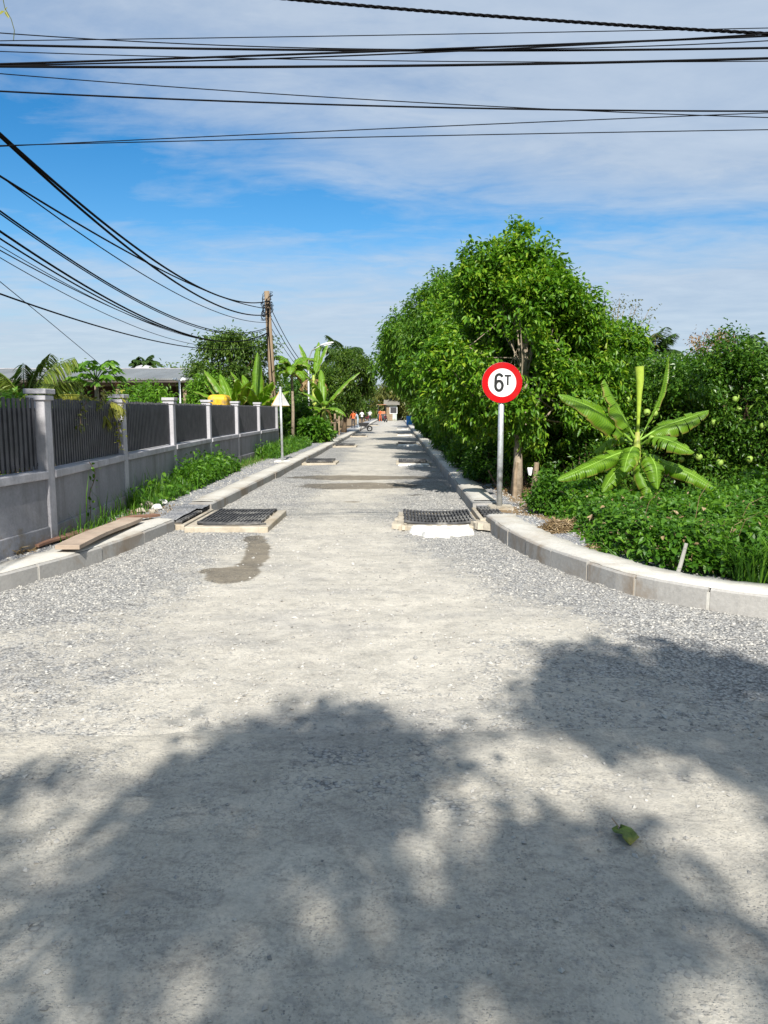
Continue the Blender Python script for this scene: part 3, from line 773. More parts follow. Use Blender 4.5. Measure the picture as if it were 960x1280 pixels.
hh = 21.5 * k_; q_ = np.linspace(0, 6.283, 40, endpoint=False)
six = (SXd - 3.8 * k_, SY - .061, zc - 10.2 * k_)
bowl = ribbon(np.stack([.20 * hh * np.cos(q_), .30 * hh + .27 * hh * np.sin(q_)], 1), .155 * hh, six, True)
q_ = np.linspace(.35, 3.14, 16); stem = [(.19 * hh * math.cos(a), .72 * hh + .22 * hh * math.sin(a)) for a in q_] + [(-.195 * hh, .55 * hh), (-.20 * hh, .30 * hh)]
s2 = ribbon(stem, .15 * hh, (six[0], SY - .0614, six[2])); bowl.add(np.concatenate(s2.v), s2.f[0]); bowl.build('lettering', M['black_paint'], sg)
tee = ribbon([(-4 * k_, 0), (4 * k_, 0)], 2.3 * k_, (SXd + 6.8 * k_, SY - .061, zc + 8.4 * k_)); s2 = ribbon([(0, 1 * k_), (0, -11.5 * k_)], 2.3 * k_, (SXd + 6.8 * k_, SY - .0614, zc + 8.4 * k_)); tee.add(np.concatenate(s2.v), s2.f[0]); tee.build('lettering', M['black_paint'], sg)
for z in (zc + 14.5 * k_, zc - 14.5 * k_): MB().lathe((0, 0, 0), [(.009, 0), (.009, .004), (.005, .006)], 10).build('bolt', M['galv'], sg).matrix_local = __import__('mathutils').Matrix.Translation((SXd - SX, SY - .0575 - SY, z - .14)) @ __import__('mathutils').Matrix.Rotation(math.pi / 2, 4, 'X')
m = MB()
for z in (zc + .12, zc - .14): MB().box((SXd, SY - .0, z), (.12, .10, .03)).build('clamp', M['galv'], sg)

# triangular sign seen from behind
TX, TY = at(353, 575, 21.6)[0], 21.6
tg = thing('triangle_sign', 'triangular warning sign seen from its grey back on a thin pole by the fence', 'traffic sign', (TX, TY, .14))
tz = at(350, 507, TY)[2]; tx = at(350.5, 500, TY)[0]
m = MB(); m.tube([(TX, TY, .10), (tx, TY, tz + .52)], .035, 12); m.build('pole', M['galv'], tg, smooth=True)
m = MB(); m.box((TX, TY, .15), (.42, .40, .06)); bevel(m.build('footing', M['plaster_white'], tg), .02)
def tri(sz, y0, y1, dx=0, dz=0):
    h = sz * .88
    v = [(tx + dx - sz / 2, y0, tz + dz), (tx + dx + sz / 2, y0, tz + dz), (tx + dx, y0, tz + h + dz)]
    v = v + [(a, y1, c) for a, _, c in v]
    return MB().polys(v, [(0, 1, 2), (5, 4, 3), (0, 3, 4, 1), (1, 4, 5, 2), (2, 5, 3, 0)])
tri(.50, TY + .045, TY + .051).build('back_plate', M['sign_back'], tg)
tri(.515, TY + .053, TY + .060, -.018, -.012).build('yellow_front', M['yellow'], tg)

# ------------------------------------------------------------------ utility poles and cables
def utility_pole(base, top, label, r0=.15, r1=.105, tangle=True):
    base = np.array(base, float); top = np.array(top, float)
    t = thing('utility_pole', label, 'utility pole', tuple(base))
    m = MB(); m.tube([base - (0, 0, .2), base * .5 + top * .5, top], [r0, (r0 + r1) / 2, r1], 12); m.build('shaft', M['pole'], t, smooth=True)
    if tangle:
        for kk in range(3):
            m = MB()
            for q in range(3):
                zc_ = top[2] - .25 - rng.random() * .75; ph = rng.random() * 6.28; pts = []
                for a in np.linspace(0, 6.28 * (1 + rng.random()), 26):
                    rr = r1 + .03 + .13 * rng.random()
                    pts.append((top[0] + rr * math.cos(a + ph), top[1] + rr * math.sin(a + ph) * .8, zc_ + .22 * math.sin(a * 1.3 + ph) + .05 * rng.random()))
                m.tube(pts, .008, 5)
            m.build('wire_coil', M['cable'], t, smooth=True)
        for z in (.3, .62, .95): MB().box((top[0], top[1], top[2] - z), (.34, .05, .04)).build('bracket', M['iron'], t)
        m = MB(); m.tube([top + (.0, -.13, -.3), top * .6 + base * .4 + (0.02, -.17, 0), base + (.05, -.18, .3)], .02, 6); m.build('down_cable', M['cable'], t, smooth=True)
    return t
PY = 30.5
pb = at(345, 556, PY); pb[2] = .1; pt = at(333.5, 364, PY)
utility_pole(pb, pt, 'weathered brown utility pole with tangled wires on top, at the far end of the fence')
LPx, LPy, RPx, RPy = -5.3, 6.35, 5.2, 6.8
utility_pole((LPx, LPy, .1), (LPx, LPy, 7.6), 'tall utility pole outside the fence corner carrying the crossing cables')
utility_pole((RPx, RPy, .1), (RPx, RPy, 7.4), 'tall utility pole behind the right kerb carrying the crossing cables')

def plan_hit(A, B, px, py):
    """parameter along plan line A-B where the sight line through a surveyed point crosses, and the height there"""
    d = ray(px, py); A = np.array(A); B = np.array(B)
    # A + t(B-A) = s*d
    Mx = np.array([[B[0] - A[0], -d[0]], [B[1] - A[1], -d[1]]]); t, s_ = np.linalg.solve(Mx, -A)
    return t, EYE + d[2] * s_
def span(A, B, pts, zA=None, zB=None):
    """hanging curve in the vertical plane A-B fitted through surveyed points"""
    rows, rhs = [], []
    for px, py in pts:
        t, z = plan_hit(A, B, px, py); rows.append([1 - t, t, -4 * t * (1 - t)]); rhs.append(z)
    for k, zz in ((0, zA), (1, zB)):
        if zz is not None:
            r = [0, 0, 0]; r[k] = 50; rows.append(r); rhs.append(50 * zz)
    sol = np.linalg.lstsq(np.array(rows), np.array(rhs), rcond=None)[0]
    t = np.linspace(0, 1, 48)
    P = np.stack([A[0] + (B[0] - A[0]) * t, A[1] + (B[1] - A[1]) * t, sol[0] * (1 - t) + sol[1] * t - 4 * sol[2] * t * (1 - t)], 1)
    return P
def cable(P, r, label, group, twist=False):
    m = MB()
    if twist:
        t = np.linspace(0, 1, 400); Q = np.stack([np.interp(t, np.linspace(0, 1, len(P)), P[:, k]) for k in range(3)], 1)
        for ph in (0, 2.1, 4.2):
            W = Q + r * .9 * np.stack([0 * t, np.cos(t * 330 + ph), np.sin(t * 330 + ph)], 1)
            m.tube(W, r * .75, 5)
    else: m.tube(P, r, 6)
    return tag(m.build('overhead_cable', M['cable'], smooth=True), label, 'cable', group)
GX = 'cables crossing overhead'
cross = [
 ([(372, 0), (640, 22), (960, 42)], .0085, 'topmost twisted black cable sloping down from the top edge to the right pole', True),
 ([(0, 51), (480, 44), (960, 35)], .0035, 'thinnest wire running level just below the twisted cable', False),
 ([(0, 56), (320, 62), (520, 63), (960, 60)], .0085, 'thick black cable, second in the upper bundle at the left', False),
 ([(0, 80), (320, 70), (520, 62), (960, 45)], .008, 'black cable rising to the right across the upper bundle', False),
 ([(0, 82), (320, 73.5), (640, 61), (960, 42)], .0055, 'thinner cable hugging the rising cable of the upper bundle from below', False),
 ([(0, 83), (320, 84), (640, 80), (960, 73)], .0095, 'thickest lowest cable of the upper bundle', False),
 ([(0, 64), (200, 71), (520, 76), (960, 76.5)], .0035, 'thin wire dipping through the upper bundle to meet its lowest cable', False),
 ([(640, 61.5), (800, 58), (960, 51)], .004, 'thin wire fanning out of the upper bundle at the right', False),
 ([(0, 92), (320, 116), (640, 134), (960, 147)], .0038, 'thin wire falling to the right through the middle cable', False),
 ([(0, 114), (320, 128), (640, 136), (960, 139)], .0065, 'single middle cable sagging between the upper bundle and the low wires', False),
 ([(0, 183), (320, 168), (640, 154), (960, 141)], .0038, 'low thin wire rising to the right', False),
 ([(0, 182), (320, 174), (640, 168), (960, 162)], .0038, 'lowest thin wire of those crossing the road', False)]
for i, (pts, r, lab, tw) in enumerate(cross):
    A = (LPx + .10 * math.cos(i), LPy + .06 * math.sin(i * 2)); B = (RPx + .1 * math.cos(i * 1.7), RPy + .06 * math.sin(i))
    cable(span(A, B, pts), r, lab, GX, tw)
GL = 'cables sagging to the pole by the fence'
PT = (pt[0], PY)
left = [
 ([(75, 230), (131, 284), (255, 361)], 376, .021, 'thick cable meeting the brown pole highest, sweeping from the upper left corner'),
 ([(64, 230), (131, 286), (187, 329), (262, 378)], 393, .021, 'thick cable starting beside the highest one and sagging below it'),
 ([(19, 230), (131, 301), (187, 331), (255, 361)], 386, .015, 'cable crossing behind the two thick ones to the brown pole'),
 ([(15, 232), (131, 311), (187, 348), (262, 387)], 403, .010, 'thin cable hanging free under the upper three'),
 ([(0, 264), (94, 326), (187, 386), (262, 410)], 409, .013, 'cable in the middle of the sagging fan, upper of a close pair'),
 ([(0, 267), (94, 329), (187, 388), (262, 412)], 411, .010, 'thin lower cable of the close pair in the fan'),
 ([(0, 288), (94, 350), (187, 402), (255, 422)], 416, .016, 'thick cable in the lower fan, upper of two that merge'),
 ([(0, 297), (94, 356), (187, 404), (255, 423)], 417, .012, 'cable in the lower fan, lower of two that merge'),
 ([(0, 314), (94, 361), (206, 411)], 420, .008, 'thin cable just under the merging pair'),
 ([(0, 305), (112, 374), (206, 410)], 418, .006, 'faint wire between the merging pair and the thin cable below'),
 ([(0, 318), (56, 357), (112, 387), (157, 400)], 419, .006, 'faint wire sagging lowest in the fan'),
 ([(0, 365), (94, 400), (187, 428), (251, 433)], 430, .012, 'lone low cable passing above the grey roof')]
for i, (pts, yb, r, lab) in enumerate(left):
    zB = at(pt[0] * 0 + 333, yb, PY)[2]
    A = (LPx + .1 * math.cos(i), LPy + .1 * math.sin(i))
    cable(span(A, (PT[0] - .02 * i + .1, PT[1]), pts, zB=zB), r, lab, GL)
# stay wire from the low cable down to the shed
P = np.stack([at(-40, 322, 12), at(0, 352, 13), at(60, 401, 16), at(120, 451, 20), at(133, 463, 24)])
tag(MB().tube(P, .007, 6).build('stay_wire', M['cable'], smooth=True), 'straight thin wire slanting down steeply past the grey roof', 'wire')
# three cables leaving the pole towards the lamp post
GB = 'cables beyond the brown pole'
lampX, lampY = at(386, 500, 37)[0], 37.0
for i, (y0, y1, r, lab) in enumerate(((384, 462, .016, 'upper right cable running on from the brown pole to the lamp post'), (396, 468, .016, 'middle cable running on from the brown pole to the lamp post'), (408, 474, .012, 'lowest cable running on from the brown pole to the lamp post'))):
    A = at(338, y0, PY); B = np.array((lampX, lampY, at(386, y1, 37)[2])); t = np.linspace(0, 1, 20)[:, None]
    P = A + (B - A) * t - np.array((0, 0, 1.0)) * (1.0 - .2 * i) * 4 * t * (1 - t) * .25
    cable(P, r, lab, GB)
# ------------------------------------------------------------------ street lamp
lt = thing('street_lamp', 'white street lamp arching out over the banana trees on the left', 'street lamp', (lampX, lampY, .14))
top = at(386, 442, lampY); hd = at(404, 431, lampY - .4)
m = MB(); m.tube([(lampX, lampY, 0), (lampX, lampY, top[2] - .6)], [.055, .04], 10); m.build('post', M['galv'], lt, smooth=True)
m = MB(); m.tube([(lampX, lampY, top[2] - .7), (lampX + .03, lampY, top[2] - .2), (lampX + .2, lampY - .1, top[2] + .15), hd - (.1, 0, 0.03)], .028, 8); m.build('arm', M['galv'], lt, smooth=True)
m = MB(); m.tube([hd + (-.18, 0, -.05), hd + (-.05, 0, 0), hd + (.2, -.02, .06), hd + (.42, -.03, .10), hd + (.5, -.03, .11)], [.03, .08, .11, .09, .03], 12, squash=.5); m.build('head', M['steel_white'], lt, smooth=True)
m = MB(); m.box(hd + (.22, -.02, -.005), (.34, .14, .03), tilt=(0, -.2)); m.build('lens', M['glass'], lt)

# ------------------------------------------------------------------ drains set in the road
def grate(parent, c, sx, sy, bow, nbar, name='grate', thick=.03, frame=True):
    m = MB(); x0, y0, z0 = c
    ys = np.linspace(-sy / 2, sy / 2, 3)
    for k in range(nbar):
        xx = -sx / 2 + sx * (k + .5) / nbar
        zb = z0 - bow * (1 - (2 * xx / sx) ** 2)
        m.box((x0 + xx, y0, zb), (sx / nbar * .52, sy, thick))
    for yy in np.linspace(-sy / 2, sy / 2, 5):
        pts = [(x0 + q, y0 + yy, z0 - bow * (1 - (2 * q / sx) ** 2) - .004) for q in np.linspace(-sx / 2, sx / 2, 11)]
        m.tube(pts, .017 if abs(yy) < sy / 2 - .01 else .024, 6)
    return m.build(name, M['dusty_iron'], parent)
def ring(parent, c, ox, oy, ix, iy, z0, z1, mat, name='concrete_frame'):
    m = MB(); cx_, cy_ = c
    wx, wy = (ox - ix) / 2, (oy - iy) / 2
    for s_ in (-1, 1):
        m.box((cx_ + s_ * (ix / 2 + wx / 2), cy_, (z0 + z1) / 2), (wx, oy, z1 - z0))
        m.box((cx_, cy_ + s_ * (iy / 2 + wy / 2), (z0 + z1) / 2 - .002), (ix + .01, wy, z1 - z0))
    o = m.build(name, mat, parent); bevel(o, .012); return o
dl = thing('storm_drain', 'black grate in a raised tan concrete frame by the left kerb at the front', 'drain', (-2.22, 10.75, 0))
ring(dl, (-2.22, 10.75), 1.10, 1.72, .84, 1.36, -.12, .08, M['tan_concrete'])
m = MB(); m.box((-2.22, 10.75, -.10), (.86, 1.38, .04)); m.build('pit', M['dark_hole'], dl)
grate(dl, (-2.22, 10.78, .108), .86, 1.34, .012, 18)
m = MB(); m.tube([(-2.55, 10.02, .094), (-2.0, 10.0, .098), (-1.72, 10.06, .10)], .012, 6); m.build('bent_bar', M['dusty_iron'], dl)
il = thing('kerb_inlet', 'small sunken black grate in the gap of the left kerb beside the framed drain', 'drain', (-3.02, 10.9, 0))
ring(il, (-3.03, 10.92), .42, 1.68, .30, 1.40, -.12, .075, M['tan_concrete'])
m = MB(); m.box((-3.03, 10.92, -.1), (.32, 1.42, .03)); m.build('pit', M['dark_hole'], il)
grate(il, (-3.03, 10.92, .10), .30, 1.40, .0, 7, thick=.025)

dr = thing('storm_drain', 'sagging black grate with a broad white plaster patch before it, near the round sign', 'drain', (.60, 10.9, 0))
ring(dr, (.60, 10.95), 1.12, 1.45, .88, 1.10, -.1, .05, M['tan_concrete'])
m = MB(); m.box((.60, 10.95, -.1), (.9, 1.12, .03)); m.build('pit', M['dark_hole'], dr)
grate(dr, (.60, 10.95, .092), .98, 1.16, .035, 20, thick=.05)
def patch(parent, pts, z, h, name='plaster_patch', mat='plaster_white'):
    """thick plaster dab with a ragged outline"""
    pts = np.array(pts, float); c = pts.mean(0); out = []
    for a, b in zip(pts, np.roll(pts, -1, 0)):
        L = np.linalg.norm(b - a); n = max(2, int(L / .05))
        for t in np.linspace(0, 1, n, endpoint=False): out.append(a + (b - a) * t + (rng.random(2) - .5) * .09)
    out = np.array(out); n = len(out); inn = c + (out - c) * .93
    v = np.vstack([np.column_stack([out, np.full(n, z - .03)]), np.column_stack([inn, z + h * (.7 + .6 * rng.random(n))]), [[c[0], c[1], z + h]]])
    f = [(k, (k + 1) % n, n + (k + 1) % n, n + k) for k in range(n)] + [(n + k, n + (k + 1) % n, 2 * n) for k in range(n)]
    return MB().polys(v, f).build(name, M[mat], parent)
patch(dr, [(.22, 9.85), (.45, 9.58), (.7, 9.62), (.98, 9.82), (1.02, 10.32), (.2, 10.32)], .02, .03)
patch(dr, [(-.02, 10.3), (.1, 10.15), (.16, 10.9), (.02, 11.0)], .03, .04, 'mortar_edge', 'tan_concrete')
ir = thing('kerb_inlet', 'small square black grate in the gap of the right kerb beside the sagging drain', 'drain', (1.34, 10.95, 0))
ring(ir, (1.36, 11.0), .42, 1.22, .30, .94, -.12, .125, M['tan_concrete'])
m = MB(); m.box((1.36, 11.0, -.1), (.32, .96, .03)); m.build('pit', M['dark_hole'], ir)
grate(ir, (1.36, 11.0, .145), .30, .94, .0, 6, thick=.025)
patch(ir, [(1.02, 10.2), (1.2, 10.02), (1.3, 10.1), (1.26, 10.45), (1.05, 10.55)], .05, .05, 'mortar_edge', 'tan_concrete')

# later pairs up the road
GD = 'drains repeated up the road'
pL = thing('storm_drain', 'second framed drain along the left kerb, level with the triangular sign', 'drain', (-2.25, 23.0, 0), GD)
ring(pL, (-2.25, 23.0), 1.0, 1.3, .74, 1.0, -.1, .05, M['tan_concrete']); grate(pL, (-2.25, 23.0, .10), .80, 1.06, .0, 14, thick=.05)
pR = thing('storm_drain', 'second drain along the right kerb with a white plaster patch, between tree shadows', 'drain', (.50, 22.9, 0), GD)
ring(pR, (.50, 23.1), 1.0, 1.2, .74, .9, -.1, .05, M['tan_concrete']); grate(pR, (.50, 23.1, .09), .84, .96, .02, 14, thick=.05)
patch(pR, [(.08, 21.75), (.5, 21.6), (.95, 21.75), (.95, 22.4), (.1, 22.4)], .02, .03)
for lab, y in (('third framed drain along the left kerb, before the standing workers', 33.5), ('fourth framed drain along the left kerb, just before the wheelbarrow', 46.0), ('farthest framed drain along the left kerb, beyond the wheelbarrow', 78)):
    dup(pL, (-2.2, y, 0), lab, group=GD)
for lab, y in (('third drain along the right kerb with a white patch, under the tree row', 35.5), ('fourth drain along the right kerb with a white patch, below the blue drum', 49.0), ('farthest drain along the right kerb with a white patch, beside the blue drum', 64)):
    dup(pR, (.52, y, 0), lab, group=GD)

# ------------------------------------------------------------------ planks, rubble, stakes, fallen leaf
def plank(a, b, wd, th, label, mat):
    a = np.array(a, float); b = np.array(b, float); L = np.linalg.norm(b - a); d = (b - a) / L
    s_ = nz(np.cross(d, (0, 0, 1))); u = np.cross(s_, d); n = 9; V = []; f = []
    for i, t in enumerate(np.linspace(0, 1, n)):
        p = a + (b - a) * t + u * .012 * math.sin(t * 5)
        for q, r_ in ((-1, 0), (1, 0), (1, 1), (-1, 1)): V.append(p + s_ * q * wd / 2 * (1 + .02 * math.sin(9 * t)) + u * r_ * th)
    for i in range(n - 1):
        for k in range(4): f.append((i * 4 + k, i * 4 + (k + 1) % 4, i * 4 + 4 + (k + 1) % 4, i * 4 + 4 + k))
    f += [(3, 2, 1, 0), tuple((n - 1) * 4 + k for k in range(4))]
    o = MB().polys(V, f).build('plank', mat, loc=tuple(a)); bevel(o, .004)
    return tag(o, label, 'plank', 'planks lying behind the left kerb')
plank(gp(84, 687, .20), gp(166, 650, .21), .25, .045, 'pale raw plank lying against the back of the left kerb', M['plank'])
plank(gp(38, 684, .155), gp(112, 663, .165), .20, .03, 'darker brown plank lying in the weeds behind the pale plank', M['plank_red'])
plank(gp(150, 652, .20), gp(196, 644, .20), .12, .035, 'short brown offcut lying on the left kerb past the pale plank', M['plank_red'])
def rock(mb, c, r, seedv):
    rr = np.random.default_rng(seedv)
    V = []; n, k = 8, 5
    for i in range(k + 1):
        th = math.pi * i / k
        for j in range(n): V.append((math.sin(th) * math.cos(2 * math.pi * j / n), math.sin(th) * math.sin(2 * math.pi * j / n), math.cos(th)))
    V = np.array(V) * (1 + .5 * (rr.random((len(V), 1)) - .5)); V[:n] = V[:n].mean(0); V[-n:] = V[-n:].mean(0)
    V = V * np.array((1, .8 + .4 * rr.random(), .65)) * r
    f = [(i * n + j, (i + 1) * n + j, (i + 1) * n + (j + 1) % n, i * n + (j + 1) % n) for i in range(k) for j in range(n)]
    mb.add(V + np.asarray(c), f)
GR = 'broken mortar lumps beside the left weeds'
rk = [(184, 632, .10, 'tan_concrete', 'largest tan lump of broken mortar next to the weeds by the left kerb'), (196, 634, .075, 'plaster_white', 'pale broken lump to the right of the largest tan lump'), (203, 628, .07, 'plaster_white', 'pale lump behind the other broken lumps by the weeds'), (190, 640, .06, 'tan_concrete', 'small tan lump in front of the largest tan lump'), (176, 638, .06, 'tan_concrete', 'small tan lump at the left edge of the broken lumps')]
for i, (px, py, r, mt, lab) in enumerate(rk):
    c = gp(px, py, .17); m = MB(); rock(m, c, r, 100 + i)
    tag(m.build('mortar_lump', M[mt], loc=tuple(c)), lab, 'rubble', GR)
def stake(a, b, r, label, mat='stake', flat=1.0):
    a = np.array(a, float); b = np.array(b, float)
    pts = [a, a * .66 + b * .34 + (rng.random(3) - .5) * r * .6, a * .33 + b * .67 + (rng.random(3) - .5) * r * .6, b]
    return tag(MB().tube(pts, [r * 1.1, r, r * .95, r * .85], 7, squash=flat).build('stake', M[mat], smooth=False), label, 'wooden stake')
b0 = gp(667, 628, .12); stake(b0, at(671, 578, b0[1]), .045, 'thick weathered stake with a jagged top right of the sign pole')
b0 = gp(643, 622, .12); stake(b0, at(646, 578, b0[1] + .1), .035, 'thin dark stake between the sign pole and the thick stake')
b0 = gp(846, 720, .14); stake(b0, at(858, 679, b0[1] + .02), .018, 'grey stick leaning out of the vines by the bend of the right kerb', 'grey_stick', .6)
b0 = gp(622, 610, .14); stake(b0, at(611, 588, b0[1] + .3), .02, 'reddish leaning stick left of the sign pole', 'plank_red')
# white rag hooked on the stake
b0 = gp(667, 628, .12); c = at(663, 586, b0[1] - .02)
V = []; nx, nyy = 6, 8
for i in range(nyy):
    for j in range(nx): V.append(c + np.array(((j / (nx - 1) - .6) * .08 * (1 - .5 * i / nyy), .02 * math.sin(j * 2 + i * .6), -.13 * i / (nyy - 1) + .02)))
m = MB().add(V, [(i * nx + j, i * nx + j + 1, (i + 1) * nx + j + 1, (i + 1) * nx + j) for i in range(nyy - 1) for j in range(nx - 1)])
o = m.build('rag', M['white_cloth'], smooth=True); sm = o.modifiers.new('thick', 'SOLIDIFY'); sm.thickness = .006
tag(o, 'small torn white rag hanging from the thick stake', 'rag')
# crumpled leaf on the road
c = gp(783, 1048, cross_h(np.array([.88]), np.array([2.72]))[0] + .004)
V = []; n = 9
for i in range(n):
    t = i / (n - 1); wd = .036 * (1.0 if t > .12 else .25) * (1 - .25 * abs(t - .55))
    for q in (-1, -.5, 0, .5, 1):
        V.append(c + np.array((q * wd * (1 + .2 * math.sin(6 * t)) + .015 * math.sin(t * 2.2) - .012, -.10 * t + .05, .012 + .010 * math.sin(q * 3 + 5 * t) + .014 * abs(q))))
o = MB().add(V, [(i * 5 + j, (i + 1) * 5 + j, (i + 1) * 5 + j + 1, i * 5 + j + 1) for i in range(n - 1) for j in range(4)]).build('fallen_leaf', M['fallen'], smooth=True, loc=tuple(c))
sm = o.modifiers.new('thick', 'SOLIDIFY'); sm.thickness = .0015
st_ = MB().tube([c + (-.012, .05, .014), c + (-.022, .075, .022), c + (-.03, .088, .03)], .0022, 5).build('stalk', M['stake'], o)
tag(o, 'crumpled green leaf lying alone on the shaded road', 'leaf')
# ------------------------------------------------------------------ foliage builders
def leaf_mesh(mb, P, D, L, W, mode=0, fold=.22, droop=.25, mi=0):
    """many leaves at once: P base points, D directions, L lengths, W widths"""
    n = len(P); D = nz(D)
    ref = np.tile((0, 0, 1.0), (n, 1)) + .45 * rng.standard_normal((n, 3))
    S = nz(np.cross(D, ref)); U = np.cross(S, D)
    L = np.asarray(L)[:, None]; W = np.asarray(W)[:, None]
    down = np.array((0, 0, -1.0))
    if mode == 0:
        a = P; tp = P + D * L + down * L * droop
        mid = P + D * L * .45 + down * L * droop * .18
        l = mid - S * W / 2 + U * W * fold; r = mid + S * W / 2 + U * W * fold
        V = np.stack([a, r, tp, l], 1); k = 4
        f = np.array([(0, 1, 2), (0, 2, 3)])
    else:
        m1 = P + D * L * .34 + down * L * droop * .10; m2 = P + D * L * .70 + down * L * droop * .45; tp = P + D * L + down * L * droop
        l1 = m1 - S * W * .46 + U * W * fold; r1 = m1 + S * W * .46 + U * W * fold
        l2 = m2 - S * W * .40 + U * W * fold * .8; r2 = m2 + S * W * .40 + U * W * fold * .8
        V = np.stack([P, r1, l1, m1, r2, l2, m2, tp], 1); k = 8
        f = np.array([(0, 1, 3), (0, 3, 2), (3, 1, 4), (3, 4, 6), (2, 3, 6), (2, 6, 5), (6, 4, 7), (6, 7, 5)])
    Fc = (f[None] + (np.arange(n) * k)[:, None, None]).reshape(-1, 3)
    mb.add(V.reshape(-1, 3), Fc, mi)

def rand_dirs(n):
    return nz(rng.standard_normal((n, 3)))

def crown_clusters(lobes, n, shell=(.55, 1.05), seed=0, sub=0):
    """twig-end positions over overlapping lobes, thicker towards the outside, with a ragged outline and gaps"""
    C = np.array([l[0] for l in lobes], float); R = np.array([l[1] if hasattr(l[1], '__len__') else (l[1],) * 3 for l in lobes], float)
    if sub:                                   # billows: small lobes riding on the big ones
        nc, nr = [], []
        for c, r in zip(C, R):
            for _ in range(sub):
                d = nz(rng.standard_normal(3) + np.array((0, -.25, .45))); k = .26 + .2 * rng.random()
                nc.append(c + d * r * (.84 + .26 * rng.random())); nr.append(r * k * np.array((1, 1, .9)))
        C = np.vstack([C, nc]); R = np.vstack([R, nr])
    wgt = (R[:, 0] * R[:, 2] + R[:, 1] * R[:, 2] + R[:, 0] * R[:, 1]); wgt /= wgt.sum()
    out, dr = [], []
    while len(out) < n:
        k = rng.choice(len(C), size=n * 2, p=wgt)
        d = rand_dirs(n * 2)
        rr = shell[0] + (shell[1] - shell[0]) * rng.random(n * 2) ** .55
        q = C[k] + d * R[k] * rr[:, None]
        lump = fbm(q[:, 0] * 1.7 + 9 + q[:, 2], q[:, 1] * 1.7 + q[:, 2] * 1.3, 200 + seed, 3)
        keep = rng.random(n * 2) < np.clip((lump - .335) * 6.5, .025, 1)
        inside = np.zeros(n * 2, bool)
        for c, r in zip(C, R):
            inside |= (((q - c) / r) ** 2).sum(1) < .36
        keep &= ~inside | (rng.random(n * 2) < .12)
        keep &= q[:, 2] > .25
        out.extend(q[keep]); dr.extend(d[keep])
    return np.array(out[:n]), np.array(dr[:n])

def whorls(mb, Q, O, per, L, W, spread=.10, mode=0, down=.35, out=.7, droop=.3, fold=.22):
    n = len(Q)
    P = np.repeat(Q, per, 0) + rng.standard_normal((n * per, 3)) * spread
    D = np.repeat(O, per, 0) * out + rand_dirs(n * per) * .85 + np.array((0, 0, -down))
    LL = L * (.65 + .6 * rng.random(n * per)); WW = W * (.7 + .5 * rng.random(n * per))
    leaf_mesh(mb, P, D, LL, WW, mode, fold, droop)

def limbs(mb, base, top, Q, n, r0, r1=.012):
    """trunk from base to top, limbs to a sample of the twig ends"""
    base = np.array(base, float); top = np.array(top, float)
    k = 7; t = np.linspace(0, 1, k)[:, None]
    tr = base + (top - base) * t + np.vstack([[0, 0, 0], (rng.random((k - 2, 3)) - .5) * np.array((.25, .25, .05)) * np.linalg.norm(top - base) * .14, [0, 0, 0]])
    mb.tube(tr, np.linspace(r0, r0 * .35, k) * np.r_[1.35, np.ones(k - 1)], 9)
    for q in Q[rng.choice(len(Q), min(n, len(Q)), replace=False)]:
        tt = np.clip(.25 + .65 * rng.random(), 0, .95); s_ = tr[0] + (tr[-1] - tr[0]) * tt
        i = int(tt * (k - 1)); s_ = tr[i] + (tr[i + 1] - tr[i]) * (tt * (k - 1) - i)
        m_ = s_ * .45 + q * .55 + np.array((0, 0, -.08)) * np.linalg.norm(q - s_) + (rng.random(3) - .5) * .12 * np.linalg.norm(q - s_)
        mb.tube([s_, s_ * .6 + m_ * .4 + (0, 0, .02), m_, q], [r0 * .38 * (1.1 - tt), r0 * .28 * (1.1 - tt), r0 * .18 * (1.1 - tt) + r1 * .5, r1 * .5], 5, cap=False)

def tree(name, label, cat, base, top, lobes, nclus, per, L, W, mat, r0=.11, nl=26, bark='bark', mode=0, spread=.10, down=.35, group=None, seed=0, shell=(.55, 1.05), droop=.3, sub=5):
    base = tuple(base); t = thing(name, label, cat, base, group)
    Q, O = crown_clusters(lobes, nclus, shell, seed, sub)
    m = MB(); limbs(m, base, top, Q, nl, r0); m.build('trunk', M[bark], t, smooth=True)
    m = MB(); whorls(m, Q, O, per, L, W, spread, mode, down, droop=droop); m.build('crown', M[mat], t)
    return t

# ------------------------------------------------------------------ trees along the right kerb
GT = 'trees along the right kerb'
tree('broadleaf_tree', 'tall glossy green tree right behind the round sign, its top the highest in view', 'tree', (2.10, 13.3, .1), (2.35, 13.9, 3.9),
     [((1.95, 13.9, 3.15), (1.05, 1.0, 1.15)), ((1.75, 13.6, 2.3), (1.15, .95, 1.0)), ((2.55, 13.8, 3.0), (.75, .85, 1.05)), ((2.12, 14.0, 4.02), (.60, .65, .62)), ((2.6, 13.6, 1.75), (.9, .7, .75)), ((1.62, 14.2, 3.1), (.6, .8, .85)), ((2.62, 13.9, 3.75), (.5, .5, .55)), ((2.9, 13.9, 2.8), (.5, .6, .7)), ((2.15, 13.3, 1.75), (.65, .5, .6))],
     3000, 15, .104, .05, 'leaf_big', .085, 46, 'bark_pale', 1, .065, .12, GT, 1, shell=(.5, 1.14), droop=.22, sub=8)
tree('broadleaf_tree', 'broad green tree standing next behind the tallest one along the right kerb', 'tree', (2.35, 17.2, .1), (2.0, 17.3, 3.8),
     [((1.85, 17.2, 3.45), (1.0, 1.0, 1.15)), ((2.15, 17.2, 2.4), (.85, 1.1, 1.2)), ((2.7, 17.4, 3.2), (1.1, 1.1, 1.5)), ((1.4, 17.4, 3.5), (.6, .6, .75))],
     2100, 15, .12, .05, 'leaf_big', .12, 26, 'bark', 0, .08, .15, GT, 2)
